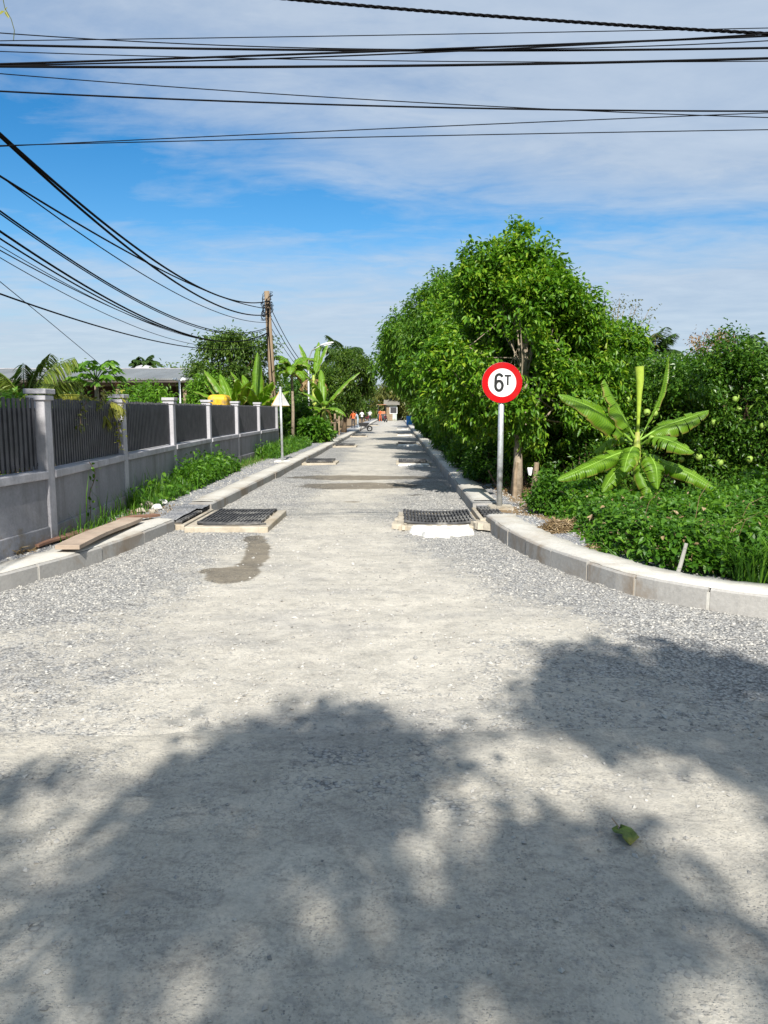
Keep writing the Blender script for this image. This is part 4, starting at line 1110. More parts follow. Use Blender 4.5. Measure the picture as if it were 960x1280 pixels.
tree('broadleaf_tree', 'rounded tree in the middle of the right-hand row, overhanging the kerb', 'tree', (2.3, 22.5, .1), (1.9, 22.5, 4.0),
     [((1.75, 22.4, 4.0), (1.35, 1.3, 1.5)), ((2.0, 22.2, 2.2), (.9, 1.2, 1.3)), ((2.7, 22.5, 3.4), (1.2, 1.3, 1.7)), ((.95, 22.6, 4.0), (.75, .9, 1.0))],
     2000, 15, .13, .056, 'leaf_row', .13, 20, 'bark', 0, .1, .18, GT, 3)
tree('broadleaf_tree', 'leaning dense tree of the right-hand row whose crown reaches over the road centre', 'tree', (2.4, 29, .1), (1.2, 29, 4.6),
     [((1.3, 29, 4.0), (1.5, 1.7, 1.5)), ((.55, 29, 3.5), (.95, 1.3, 1.2)), ((1.6, 29, 2.4), (1.1, 1.6, 1.3)), ((2.6, 29.2, 3.4), (1.3, 1.6, 1.7))],
     1700, 15, .17, .07, 'leaf_row', .14, 20, 'bark', 0, .14, .4, GT, 4)
tree('broadleaf_tree', 'leaning tree of the right-hand row with drooping yellowish lower boughs', 'tree', (2.6, 38, .1), (1.4, 38, 5.2),
     [((1.3, 38, 4.6), (1.7, 2, 1.6)), ((.45, 38, 3.9), (1.1, 1.5, 1.3)), ((1.9, 38, 2.8), (1.3, 1.9, 1.5)), ((2.8, 38.4, 4.1), (1.5, 2, 1.9))],
     1700, 14, .2, .085, 'leaf_row', .15, 16, 'bark', 0, .17, .4, GT, 5)
tree('broadleaf_tree', 'farther tree of the right-hand row, beyond the overhanging crowns', 'tree', (2.8, 50, .1), (2.0, 50, 6),
     [((1.9, 50, 5.0), (1.9, 2.2, 1.9)), ((1.0, 50, 3.9), (1.0, 1.7, 1.4)), ((2.4, 50, 2.9), (1.4, 2.2, 1.8)), ((3.4, 50, 4.6), (1.7, 2, 2))],
     1500, 13, .24, .1, 'leaf_row', .17, 14, 'bark', 0, .2, .4, GT, 6)
tree('broadleaf_tree', 'last tree of the right-hand row, above the blue drum', 'tree', (3.4, 68, .1), (2.8, 68, 7),
     [((2.6, 68, 5.6), (2.2, 2.4, 2.2)), ((2.0, 68, 3.6), (1.0, 2, 1.3)), ((3.8, 68, 5), (2, 2, 2.3))],
     1200, 12, .32, .14, 'leaf_olive', .2, 12, 'bark', 0, .25, .4, GT, 7)
tree('broadleaf_tree', 'lower leafy tree filling the gap between the tallest tree and the citrus orchard', 'tree', (3.3, 14.3, .1), (3.35, 14.6, 2.6),
     [((3.25, 14.6, 2.55), (.8, .9, .9)), ((3.5, 14.2, 1.6), (.95, .8, 1.0)), ((2.7, 14.5, 1.6), (.8, .8, 1.0)), ((3.9, 14.8, 2.4), (.7, .8, .85))],
     1700, 14, .11, .044, 'leaf_big', .08, 30, 'bark', 1, .07, .15, GT, 8, droop=.25)

# low bushes along the foot of the row
GBU = 'low bushes under the right-hand tree row'
def bush(label, c, r, n, per, L, W, mat, group=None, seed=0, down=.1, name='bush', mode=0, cat='bush', lobes=None):
    c = np.array(c, float); t = thing(name, label, cat, (c[0], c[1], .1), group)
    lb = lobes or [((c[0], c[1], c[2]), r), ((c[0] + r[0] * .5, c[1] + .1, c[2] * .8), tuple(q * .7 for q in r)), ((c[0] - r[0] * .45, c[1] - .1, c[2] * .75), tuple(q * .7 for q in r))]
    Q, O = crown_clusters(lb, n, (.3, 1.08), seed)
    m = MB()
    for q in Q[rng.choice(len(Q), min(22, len(Q)), replace=False)]:
        b_ = np.array((c[0] + (rng.random() - .5) * r[0] * .5, c[1] + (rng.random() - .5) * r[1] * .5, .05))
        m.tube([b_, b_ * .4 + q * .6 + (0, 0, .05), q], [.016, .011, .005], 5, cap=False)
    m.build('stems', M['twig'], t)
    m = MB(); whorls(m, Q, O, per, L, W, .07, mode, down, droop=.2); m.build('foliage', M[mat], t)
    return t
bush('dark bush crowding the right kerb just left of the tall tree trunk', (1.95, 16.0, .55), (.42, .9, .55), 420, 13, .10, .045, 'leaf_dark', GBU, 11)
bush('dark bush with bright lower leaves overlapping the kerb behind the sign shadow', (1.85, 18.6, .6), (.42, 1.1, .6), 420, 13, .11, .05, 'leaf_row', GBU, 12)
bush('mid bush in the right-hand row before the farther drain', (2.0, 22.3, .7), (.5, 1.6, .7), 420, 12, .13, .06, 'leaf_dark', GBU, 13)
bush('dark rounded bush low at the kerb near the third right drain', (1.95, 28, .8), (.5, 2.0, .8), 420, 12, .15, .07, 'leaf_dark', GBU, 14)
bush('far dark bush at the kerb below the drooping yellowish boughs', (2.05, 40, 1.0), (.6, 2.4, 1.0), 420, 11, .2, .09, 'leaf_dark', GBU, 15)
bush('farthest bush of the right-hand row, nearest the blue drum', (2.3, 56, 1.2), (.8, 3, 1.2), 400, 10, .26, .12, 'leaf_row', GBU, 16)
bush('shaded undergrowth bush filling the hollow behind the wooden stakes', (2.55, 14.6, .6), (.6, .6, .6), 380, 12, .10, .045, 'leaf_dark', GBU, 17)
bush('shaded undergrowth bush between the thick stake and the banana plant', (3.25, 13.6, .5), (.6, .6, .6), 420, 12, .10, .045, 'leaf_dark', GBU, 18)

# ------------------------------------------------------------------ citrus orchard
GP = 'citrus trees of the orchard on the right'
def citrus(label, x, y, r, h, seed, fruit):
    h *= .92 if y < 16 else .87
    lobes = [((x, y, h * .55), (r, r, h * .42)), ((x - r * .45, y - .1, h * .42), (r * .7, r * .7, h * .36)), ((x + r * .5, y, h * .45), (r * .7, r * .7, h * .38)), ((x + .1, y - r * .3, h * .32), (r * .9, r * .7, h * .3)), ((x - .1, y, h * .8), (r * .5, r * .5, h * .22))]
    t = tree('citrus_tree', label, 'fruit tree', (x, y, .1), (x, y, h * .8), lobes, 1500, 13, .085, .044, 'leaf_dark', .08, 26, 'bark', 0, .085, .15, GP, seed, droop=.15)
    for k in range(fruit * 2):
        a = -1.57 + (rng.random() - .5) * 2.0; zz = h * (.25 + .5 * rng.random()); rr = r * 1.04 * math.sqrt(max(.15, 1 - ((zz - h * .5) / (h * .5)) ** 2))
        m = MB(); s_ = .048 + .014 * rng.random()
        m.lathe((x + rr * math.cos(a), y + rr * math.sin(a), zz), [(s_ * math.sin(q), -s_ * math.cos(q) * 1.05) for q in np.linspace(.15, 2.9, 9)], 12)
        m.build('fruit', M['pomelo'], t, smooth=True)
for args in [('citrus tree directly behind the banana plant, its top below the bare-twigged tree', 4.15, 14.6, 1.0, 2.9, 21, 3), ('citrus tree right of the banana plant with pale fruits by the pointed leaf tips', 5.15, 14.0, .95, 2.75, 22, 5),
             ('second citrus tree from the right edge, above the thick vines', 6.05, 13.7, .95, 2.9, 23, 4), ('citrus tree cut by the right edge of the view', 6.95, 13.2, .95, 3.05, 24, 3),
             ('rear citrus tree below the coconut palm crown', 4.9, 17.2, 1.2, 3.3, 25, 0), ('rear citrus tree with a brownish neighbour poking above it', 6.7, 17.4, 1.2, 3.15, 26, 0), ('rear citrus tree beneath the right-edge palm', 8.2, 16.6, 1.2, 3.3, 27, 0),
             ('rear citrus tree beneath the bare-twigged tree', 3.9, 19.0, 1.2, 3.5, 28, 0)]:
    citrus(*args)
# sparse half-bare tree and palm crowns over the orchard
tb = at(765, 440, 24)
tree('sparse_tree', 'thin half-bare tree with pale twigs rising over the orchard beside the palm', 'tree', (tb[0], 24, .1), (tb[0] + .1, 24, 4.2),
     [((tb[0] + .2, 24, 4.1), (1.1, .9, .85)), ((tb[0] - .5, 24, 3.6), (.8, .8, .8))], 130, 9, .10, .05, 'leaf_olive', .09, 90, 'bark_pale', 0, .12, .1, None, 31, (.4, 1.15))
tb = at(692, 412, 0.001 + 26)
tree('brown_tree', 'small brownish half-dead treetop poking above the orchard between the two palms', 'tree', (at(890, 445, 22)[0], 22, .1), (at(890, 445, 22)[0], 22, 3.3),
     [((at(890, 445, 22)[0], 22, 3.1), (.45, .5, .5))], 110, 10, .09, .045, 'dead_leaf', .06, 30, 'bark_pale', 0, .1, .1, None, 32, (.3, 1.1))

# ------------------------------------------------------------------ palms
def frond(parent, p0, az, el0, L, droop, leafL, mat, nst=26, hang=.5, seed=0, width=.03):
    """arching rachis with two combs of hanging leaflets"""
    m = MB(); pts = [np.array(p0, float)]; n = 16
    for i in range(n):
        e = el0 - droop * ((i + .5) / n) ** 1.3
        pts.append(pts[-1] + L / n * np.array((math.cos(az) * math.cos(e), math.sin(az) * math.cos(e), math.sin(e))))
    pts = np.array(pts); m.tube(pts, np.linspace(.022, .004, n + 1) * (L / 2) ** .5, 5, cap=False)
    t = np.linspace(.14, .99, nst * 2); s = np.linspace(0, 1, n + 1)
    Q = np.stack([np.interp(t, s, pts[:, k]) for k in range(3)], 1)
    T = nz(np.gradient(Q, axis=0)); side = nz(np.cross(T, (0, 0, 1.0)))
    for sg_ in (-1, 1):
        D = T * .55 + side * sg_ * .9 + np.array((0, 0, -1.0)) * hang * (.5 + rng.random((len(Q), 1)))
        ll = leafL * (.35 + .65 * np.sin(np.clip(t * 3.0, .3, 2.9))) * (.85 + .3 * rng.random(len(Q)))
        leaf_mesh(m, Q, D, ll, np.full(len(Q), width), 1, .12, .35 * hang + .1)
    m.build('frond', M[mat], parent)
def palm(name, label, base, top, fronds, L, leafL, mat, r=.09, group=None, hang=.5, width=.03):
    t = thing(name, label, 'palm', tuple(base), group)
    base = np.array(base, float); top = np.array(top, float)
    m = MB(); m.tube([base, base * .5 + top * .5 + (.05, 0, 0), top], [r * 1.3, r, r * .8], 9); m.build('trunk', M['bark_pale'], t, smooth=True)
    for (az, el, l, dr) in fronds: frond(t, top, az, el, L * l, dr, leafL, mat, hang=hang, width=width)
    return t
def ring_fronds(n, el=(.1, 1.2), dr=(1.0, 1.6), off=0.0):
    return [(off + i * 6.283 / n * 1.0 + rng.random() * .4, el[0] + (el[1] - el[0]) * rng.random(), .8 + .3 * rng.random(), dr[0] + (dr[1] - dr[0]) * rng.random()) for i in range(n)]
pc = at(822, 430, 30); palm('coconut_palm', 'coconut palm crown showing just above the orchard right of the bare-twigged tree', (pc[0], 30, .1), (pc[0] - .1, 30, pc[2] - .35), ring_fronds(13, (.2, 1.35), (.8, 1.5)), 1.3, .42, 'palm_dark', .11, None, .5, .045)
pc = at(958, 440, 26); palm('coconut_palm', 'dark palm crown at the right edge above the citrus trees', (pc[0], 26, .1), (pc[0], 26, pc[2] - .2), ring_fronds(13, (.3, 1.3), (.8, 1.4)), 1.1, .4, 'palm_dark', .11, None, .5, .045)
pc = at(427, 437, 62); palm('coconut_palm', 'distant coconut palm rising behind the round tree on the left', (pc[0], 62, .1), (pc[0], 62, pc[2] - .3), ring_fronds(15, (-.2, 1.2), (.7, 1.3)), 2.2, .7, 'palm_dark', .13, None, .6, .09)
pc = at(180, 456, 75); palm('coconut_palm', 'small lone palm standing up far behind the grey roof', (pc[0], 75, .1), (pc[0], 75, pc[2]), ring_fronds(15, (.0, 1.4), (.7, 1.4)), 1.5, .6, 'palm_dark', .16, None, .6, .12)
# feathery garden palm over the fence at the left edge
pc = at(30, 490, 11.5)
t = palm('garden_palm', 'feathery garden palm leaning over the fence at the left edge, some fronds yellow', (pc[0], 11.5, .1), (pc[0], 11.5, 1.55), [], 1, .3, 'palm', .06)
for az, el, l, dr, mat in [(.35, 1.25, .95, 1.1, 'palm_dark'), (1.2, 1.35, .9, .9, 'palm_dark'), (2.6, 1.1, .9, 1.2, 'palm'), (3.3, .8, 1.0, 1.2, 'palm'), (-.6, .9, .8, 1.3, 'palm_dark'), (.0, .55, 1.05, 1.2, 'palm_yellow'),
                           (-.5, .35, 1.0, 1.0, 'palm_yellow'), (4.4, .9, .8, 1.5, 'palm'), (5.2, .7, .8, 1.4, 'palm'), (.8, .95, .85, 1.2, 'palm_dark'), (-1.9, .6, .8, 1.3, 'palm'), (2.0, 1.3, .8, 1.0, 'palm_dark')]:
    frond(t, np.array(t.location) + (0, 0, 1.5), az, el, l * 1.18, dr * .9, .32, 'palm' if mat == 'palm_dark' and az < 1.3 else mat, 44, .9, 0, .022)
pc = at(90, 490, 10.9)
t = palm('garden_palm', 'low arching palm with yellow fronds hanging over the fence top by the nearest post', (pc[0] + .05, 10.9, .1), (pc[0] + .05, 10.9, 1.5), [], 1, .3, 'palm', .05)
for az, el, l, dr, mat in [(.2, .9, .75, 1.6, 'palm_yellow'), (-.5, .6, .7, 1.5, 'palm_yellow'), (2.9, .8, .8, 1.6, 'palm'), (1.6, 1.0, .7, 1.4, 'palm_dark'), (-1.4, .9, .6, 1.5, 'palm_yellow'), (3.8, .6, .7, 1.4, 'palm')]:
    frond(t, np.array(t.location) + (0, 0, 1.4), az, el, l * .95, dr, .26, mat, 40, .9, 0, .024)

# ------------------------------------------------------------------ bananas
def banana_leaf(parent, mid, wd, up=None, mats=('banana', 'banana_rib'), fold=.25, tears=5, pet=.16, name='leaf', roll=0.0):
    """blade either side of a midrib through the points mid, torn along the side veins"""
    mid = np.array(mid, float); n = 44
    s = np.linspace(0, 1, len(mid)); ts = np.linspace(0, 1, n)
    # smooth the polyline
    if len(mid) > 2:
        Pp = np.vstack([2 * mid[0] - mid[1], mid, 2 * mid[-1] - mid[-2]]); seg_n = len(mid) - 1; Q = []
        for tt in ts:
            u = min(tt * seg_n, seg_n - 1e-6); i = int(u); f_ = u - i; a, b, c, d = Pp[i], Pp[i + 1], Pp[i + 2], Pp[i + 3]
            Q.append(.5 * (2 * b + (c - a) * f_ + (2 * a - 5 * b + 4 * c - d) * f_ ** 2 + (3 * b - a - 3 * c + d) * f_ ** 3))
        Q = np.array(Q)
    else: Q = mid[0] + (mid[-1] - mid[0]) * ts[:, None]
    T = nz(np.gradient(Q, axis=0))
    ref = np.array(up if up is not None else (0, 0, 1.0), float)
    S = nz(np.cross(T, ref)); U = np.cross(S, T)
    V, Fc, UV, MI = [], [], [], []
    bl = ts >= pet; idx = np.where(bl)[0]
    tb_ = (ts - pet) / (1 - pet)
    prof = np.clip(np.sin(np.pi * np.clip(tb_, 0, 1) ** .75), 0, 1) ** .55
    for sd in (-1, 1):
        cuts = sorted(set([idx[0], idx[-1]] + list(rng.choice(idx[3:-3], min(tears, len(idx) - 6), replace=False))))
        for a, b in zip(cuts[:-1], cuts[1:]):
            dz_ = (rng.random() - .5) * .6; gp_ = .002 + .012 * rng.random() ** 3; base = len(V); cols = 4
            for i in range(a, b + 1):
                g_ = 0.0
                if i == a and a != idx[0]: g_ = 1
                if i == b and b != idx[-1]: g_ = -1
                for c_ in range(cols):
                    f_ = c_ / (cols - 1)
                    w_ = wd / 2 * prof[i] * f_
                    ang = fold + dz_ * f_ - .8 * f_ * f_ + .09 * math.sin(i * .8 + sd * 2) * f_
                    p = Q[i] + S[i] * sd * w_ * math.cos(ang) + U[i] * w_ * math.sin(ang) + T[i] * (g_ * gp_ * f_ + .12 * w_)
                    V.append(p); UV.append((.5 + .5 * sd * f_, ts[i]))
            for i in range(b - a):
                for c_ in range(cols - 1):
                    q = base + i * cols + c_; fc = (q, q + 1, q + cols + 1, q + cols)
                    Fc.append(fc if sd > 0 else fc[::-1]); MI.append(0)
    nb = len(V)
    mb = MB(); mb.polys(V, Fc, 0)
    mb.tube(Q, np.linspace(.017, .002, n) * (wd / .35) ** .5, 6, 1)
    o = mb.build(name, [M[mats[0]], M[mats[1]]], parent, smooth=True)
    uvl = o.data.uv_layers.new(name='UVMap'); li = np.zeros(len(o.data.loops), np.int32); o.data.loops.foreach_get('vertex_index', li)
    uva = np.vstack([np.array(UV), np.full((len(o.data.vertices) - nb, 2), .5)])
    uvl.data.foreach_set('uv', uva[li].astype(np.float32).ravel())
    return o
def leaf_curve(p0, az, el, L, droop, n=7):
    pts = [np.array(p0, float)]
    for i in range(n):
        e = el - droop * ((i + .5) / n) ** 1.4
        pts.append(pts[-1] + L / n * np.array((math.cos(az) * math.cos(e), math.sin(az) * math.cos(e), math.sin(e))))
    return pts
# the young banana in front of the orchard: leaves surveyed one by one
BY = 10.6
bb = at(797, 622, BY)
bn = thing('banana_plant', 'young banana plant with a pale upright rolled leaf among the vines', 'banana plant', (bb[0], BY, .1))
B = lambda px, py, dy=0.0: at(px, py, BY + dy)
m = MB(); m.tube([(bb[0], BY, .0), B(797, 590), B(796, 560), B(797, 540)], [.075, .062, .05, .03], 12); m.build('stem', M['banana_stem'], bn, smooth=True)
# rolled spear leaf: a tube that opens at its tip
m = MB(); sp = [B(797, 548), B(798, 520), B(799, 495), B(800, 475), B(799, 458)]
m.tube(sp, [.018, .024, .035, .052, .062], 14, cap=False)
m.tube([sp[3] + (.015, -.01, 0), sp[4] + (.02, -.012, -.01)], [.028, .040], 12, cap=False); m.build('rolled_leaf', M['banana_spear'], bn, smooth=True)
for mid, wd, kw in [
    ([B(790, 552), B(772, 535, -.12), B(740, 510, -.3), B(698, 493, -.42)], .34, dict(up=(.15, -.55, .8), fold=.35, tears=3)),
    ([B(793, 548), B(782, 527, -.06), B(768, 503, -.1), B(755, 474, -.08)], .36, dict(up=(.75, -.35, .45), fold=.30, tears=2)),
    ([B(800, 548), B(815, 520, .2), B(828, 490, .36), B(836, 444, .45)], .10, dict(up=(-.9, -.25, .2), fold=.6, tears=3)),
    ([B(800, 550), B(825, 535, .02), B(855, 524, .02), B(886, 513, -.02)], .30, dict(up=(-.1, -.45, .9), fold=.25, tears=4)),
    ([B(801, 556), B(818, 547, -.25), B(840, 552, -.45), B(868, 566, -.55)], .26, dict(up=(.1, -.6, .8), fold=.25, tears=5)),
    ([B(795, 560), B(790, 560, -.22), B(784, 573, -.42), B(780, 590, -.5)], .26, dict(up=(-.25, -.5, .85), fold=.15, tears=6)),
    ([B(792, 562), B(770, 568, -.12), B(735, 583, -.3), B(696, 600, -.4)], .24, dict(up=(.05, -.65, .75), fold=.2, tears=6)),
    ([B(801, 566), B(825, 577, -.1), B(862, 592, -.25), B(900, 615, -.35)], .22, dict(up=(-.05, -.7, .7), fold=.2, tears=6)),
    ([B(800, 566), B(812, 570, -.2), B(820, 585, -.35), B(822, 612, -.42)], .26, dict(up=(.2, -.7, .6), fold=.2, tears=4)),
    ([B(794, 568), B(780, 580, -.1), B(765, 595, -.2), B(752, 616, -.25)], .24, dict(up=(-.2, -.6, .7), fold=.2, tears=4)),
    ([B(797, 570), B(804, 590, -.2), B(812, 610, -.3), B(818, 632, -.35)], .22, dict(up=(.1, -.8, .5), fold=.15, tears=3)),
    ([B(790, 556), B(776, 548, .1), B(760, 552, .2), B(742, 566, .25)], .26, dict(up=(.1, -.3, .9), fold=.2, tears=4))]:
    kw['tears'] += 5; banana_leaf(bn, mid, wd * 1.3, **kw)

def banana(label, base, h, leaves, wd, L, dead=0, r=.09, group=None):
    t = thing('banana_plant', label, 'banana plant', tuple(base), group)
    base = np.array(base, float); top = base + (0, 0, h)
    m = MB(); m.tube([base - (0, 0, .1), base + (.03, 0, h * .5), top, top + (0, 0, .25)], [r * 1.3, r, r * .75, r * .3], 10); m.build('stem', M['banana_stem'] if r > .07 else M['bark_pale'], t, smooth=True)
    for az, el, l, dr in leaves: banana_leaf(t, leaf_curve(top, az, el, L * l, dr), wd, tears=5, fold=.3)
    for k in range(dead):
        az = rng.random() * 6.28; banana_leaf(t, leaf_curve(top - (0, 0, .1 * rng.random()), az, .3, L * .7, 2.6), wd * .5, mats=('banana_dead', 'dead_leaf'), tears=9, fold=-.4, name='dead_leaf')
    return t
GBN = 'banana plants on the left'
c = at(300, 505, 27.5)
for dx, lab, lv in [(-.35, 'banana clump plant rising over the far fence panels, its leaves fanning left', [(2.6, .9, 1, .5), (2.9, 1.1, 1.05, .4), (3.2, .75, .9, .6), (-1.2, 1.2, .8, .6), (4.2, .6, .8, .9), (2.2, .6, .8, .8)]),
                    (.35, 'banana clump plant next to the brown pole with one leaf standing upright', [(1.5, 1.52, 1.2, .1), (.3, .9, .8, .7), (2.9, 1.15, 1.0, .4), (-.6, .8, .8, .9), (-1.6, .9, .9, .8), (3.6, .6, .8, .8)])]:
    banana(lab, (c[0] + dx, 28.6 + dx, .1), 1.35, lv + [(2.4, 1.25, .9, .5), (-.9, 1.0, .9, .6), (3.0, .5, .9, .7), (.6, 1.2, .7, .6)], .5, 1.9, 0, .09, GBN)
c = at(366, 548, 33)
banana('tall banana plant with hanging green leaves just right of the brown pole', (c[0], 33, .1), 3.0, [(0.3, .9, .8, 2.2), (3.3, .9, .8, 2.2), (-1.5, .9, .7, 2.4), (1.5, 1.0, .8, 2.2), (-.6, 1.1, .8, 2.2), (4.0, 1.0, .8, 2.3), (2.5, 1.3, .9, 1.6), (.9, 1.3, .9, 1.8), (-.2, 1.2, .9, 1.9), (3.6, 1.25, .9, 1.8), (-2.0, 1.2, .8, 2.0), (2.0, .7, .8, 2.2), (.0, .3, .7, 2.0), (-2.4, .6, .7, 2.4), (5.5, .5, .7, 2.2)], .5, 1.6, 2, .065, GBN)
c = at(405, 547, 36)
banana('leafy banana plant with a brown sheathed stem beside the kerb, one long leaf reaching right', (c[0], 36, .1), 1.5, [(.15, 1.0, 1.3, .5), (2.9, 1.0, .8, 1.0), (-1.4, .7, .8, 1.3), (1.8, 1.3, 1.1, .4), (3.6, .3, .9, 1.0), (-.4, .3, .7, 1.4), (2.6, -.1, .8, .9), (-2.2, .1, .7, 1.2), (4.4, 1.1, 1.0, .9)], .45, 1.9, 2, .12, GBN)
c = at(393, 548, 40)
banana('old banana plant covered in hanging dead brown leaves behind the leafy one', (c[0], 40, .1), 3.0, [(2.6, 1.2, 1.3, .2), (1.2, 1.35, 1.3, .2), (.5, 1.25, 1.4, .2), (3.3, .9, .8, .8)], .42, 1.6, 14, .13, GBN)

bush('tall dark thicket closing the view between the tall banana plant and the round tree', (at(388, 480, 45)[0], 45.5, 2.2), (1.5, 1.0, 2.2), 620, 12, .22, .095, 'leaf_mango', None, 56)
# papaya: slim trunk and an umbrella of lobed leaves
c = at(121, 492, 14)
pp = thing('papaya_tree', 'slim papaya tree with an umbrella of light leaves over the fence', 'papaya tree', (c[0], 14, .1))
ptop = np.array((c[0], 14, 2.15)); m = MB(); m.tube([(c[0] + .05, 14, .05), (c[0], 14, 1.2), ptop], [.06, .05, .035], 9); m.build('trunk', M['bark_pale'], pp, smooth=True)
for k in range(24):
    az = k * 2.4; e = .75 - .045 * k + rng.random() * .2; L_ = .34 + .10 * rng.random()
    m = MB(); tip = ptop + L_ * np.array((math.cos(az) * math.cos(e), math.sin(az) * math.cos(e), math.sin(e))) + (0, 0, .04)
    m.tube([ptop - (0, 0, .004 * k), (ptop + tip) / 2 + (0, 0, .04), tip], [.009, .006, .004], 5, cap=False)
    a = az + np.linspace(-2.3, 2.3, 9); D = np.stack([np.cos(a), np.sin(a), np.full(9, -.22)], 1)
    leaf_mesh(m, np.tile(tip, (9, 1)), D, .21 * (1 - .35 * np.abs(np.linspace(-1, 1, 9))), np.full(9, .075), 1, .1, .25)
    m.build('leaf', M['leaf_light'], pp)
# shrubs showing over the fence and beyond
bush('light shrub with compound leaves over the middle fence panels, in front of the grey roof', (at(190, 490, 19)[0], 19, 1.5), (1.15, .8, .75), 420, 14, .12, .04, 'leaf_light', None, 41, .2, 'shrub')
bush('dark low shrub behind the fence under the shed eaves', (at(120, 490, 16.5)[0], 16.5, 1.35), (.9, .7, .75), 320, 13, .11, .045, 'leaf_dark', None, 42, .2, 'shrub')
bush('bright cassava-like shrub left of the banana clump above the fence', (at(262, 470, 29.5)[0], 29.5, 2.1), (.85, .8, .9), 380, 13, .15, .055, 'leaf_light', None, 43, .3, 'shrub')
bush('light green shrub low at the left edge behind the nearest fence panel', (at(15, 495, 10.4)[0], 10.4, 1.35), (.45, .35, .45), 160, 12, .11, .05, 'leaf_light', None, 44, .2, 'shrub')
bush('dark shrub between the palm and the papaya behind the fence', (at(80, 492, 14.8)[0], 14.8, 1.4), (.7, .6, .65), 260, 13, .11, .045, 'leaf_dark', None, 45, .2, 'shrub')
c = at(285, 440, 31)
tree('loose_tree', 'tall loose-crowned tree with sky showing through, left of the brown pole', 'tree', (c[0], 31, .1), (c[0] + .1, 31, 3.9),
     [((c[0], 31, 3.55), (1.35, 1.1, .95)), ((c[0] + .8, 31, 3.3), (1.0, 1, 1.1)), ((c[0] - .6, 31, 2.6), (1.0, 1, .8)), ((c[0] + .2, 31, 2.2), (1.6, 1, 1.0))], 1300, 12, .18, .075, 'leaf_far', .1, 60, 'bark', 0, .16, .2, None, 46, (.4, 1.15))
c = at(435, 490, 50)
tree('round_tree', 'dense round dark green tree on the left beside the road', 'tree', (c[0] - .3, 50, .1), (c[0], 50, 3.6),
     [((c[0] - .1, 50, 3.6), (1.75, 1.7, 1.5)), ((c[0] + .2, 50, 3.0), (1.4, 1.5, 1.1)), ((c[0] - .9, 50, 2.6), (1.2, 1.5, 1.4)), ((c[0] + .1, 50, 4.4), (1.0, 1.1, .7))], 1600, 15, .17, .075, 'leaf_mango', .16, 20, 'bark', 0, .14, .4, None, 47)
GM = 'shrubs under the trees on the left verge'
bush('dark shrub under the hanging banana leaves behind the triangular sign', (at(378, 540, 35)[0], 35.5, .9), (.7, .9, .9), 300, 12, .2, .09, 'leaf_dark', GM, 51)
bush('dark shrub behind the old banana plant', (at(380, 500, 43)[0], 43, 1.6), (1.4, 1.2, 1.6), 420, 12, .24, .1, 'leaf_dark', GM, 52)
bush('dark shrub at the foot of the round tree', (at(404, 530, 47)[0], 47, .7), (.7, 1.2, .7), 300, 12, .2, .09, 'leaf_dark', GM, 53)
bush('deep green tangle behind the pole filling the back of the banana clump', (at(345, 480, 37)[0], 37, 1.6), (1.6, 1.2, 1.6), 420, 12, .2, .09, 'leaf_dark', GM, 54)
bush('broad-leaved low plant in front of the brown sheathed stem', (at(392, 540, 34.5)[0], 34.5, .6), (.6, .7, .6), 150, 10, .3, .15, 'leaf_vine', GM, 55)

# ------------------------------------------------------------------ weeds, vines and grass
def grass_blades(mb, P, h, wdt, lean=.5):
    n = len(P); az = rng.random(n) * 6.283; d = np.stack([np.cos(az), np.sin(az), 0 * az], 1); s_ = np.stack([-np.sin(az), np.cos(az), 0 * az], 1)
    h = h[:, None]; ln = lean * (.3 + rng.random((n, 1)))
    a = P; b = P + d * h * ln * .25 + np.array((0, 0, 1.0)) * h * .55; c = P + d * h * ln + np.array((0, 0, 1.0)) * h * (1 - .35 * ln)
    V = np.stack([a - s_ * wdt / 2, a + s_ * wdt / 2, b + s_ * wdt * .45, b - s_ * wdt * .45, c], 1)
    mb.polys(V.reshape(-1, 3), []) if False else None
    q = (np.array([(0, 1, 2), (0, 2, 3), (3, 2, 4)])[None] + (np.arange(n) * 5)[:, None, None]).reshape(-1, 3)
    mb.add(V.reshape(-1, 3), q)
def fence_x(y): return np.interp(y, [p[1] for p in FP], [p[0] for p in FP])
def weed_patch(y0, y1, w0, n, hmin, hmax, label, mat='grass', leafy=0, wdt=.012, name='weeds', xo=.12, lean=.6, group=None):
    y = rng.uniform(y0, y1, n); u = rng.random(n) ** 1.4
    x = fence_x(y) + xo + w0 * u
    hh = (hmin + (hmax - hmin) * rng.random(n) ** 2) * (1 - .5 * u)
    P = np.stack([x, y, verge_h(x, y) - .01], 1); m = MB(); grass_blades(m, P, hh, wdt, lean)
    if leafy:
        k = rng.choice(n, leafy); Q = P[k] + np.stack([0 * k, 0 * k, hh[k] * rng.random(leafy) * .9 + .05], 1)
        D = rand_dirs(leafy) + (0.5, -.4, .2); leaf_mesh(m, Q, D, .10 * (.6 + .8 * rng.random(leafy)), .06 * (.6 + .8 * rng.random(leafy)), 1, .15, .3)
    return tag(m.build(name, M[mat]), label, 'weeds', 'weeds along the fence foot', 'stuff')
weed_patch(8.3, 11.5, .42, 520, .05, .30, 'sparse green weeds and grass at the fence foot behind the planks')
weed_patch(9.2, 11.8, .5, 380, .04, .14, 'yellowing flattened grass behind the planks', 'straw', 0, .012, 'dry_weeds', .3, 1.3)
weed_patch(8.4, 12.8, .12, 46, .4, .85, 'tall thin stalks standing against the grey wall', 'grass', 0, .014, 'tall_weeds', .12, .35)
weed_patch(11.2, 14.0, .42, 1500, .12, .55, 'dense tuft of green grass at the fence foot beside the mortar lumps', 'grass', 260)
weed_patch(14.0, 18.6, .48, 2200, .2, .75, 'thick leafy clump of bright weeds before the middle fence panels', 'leaf_vine', 2200, .016)
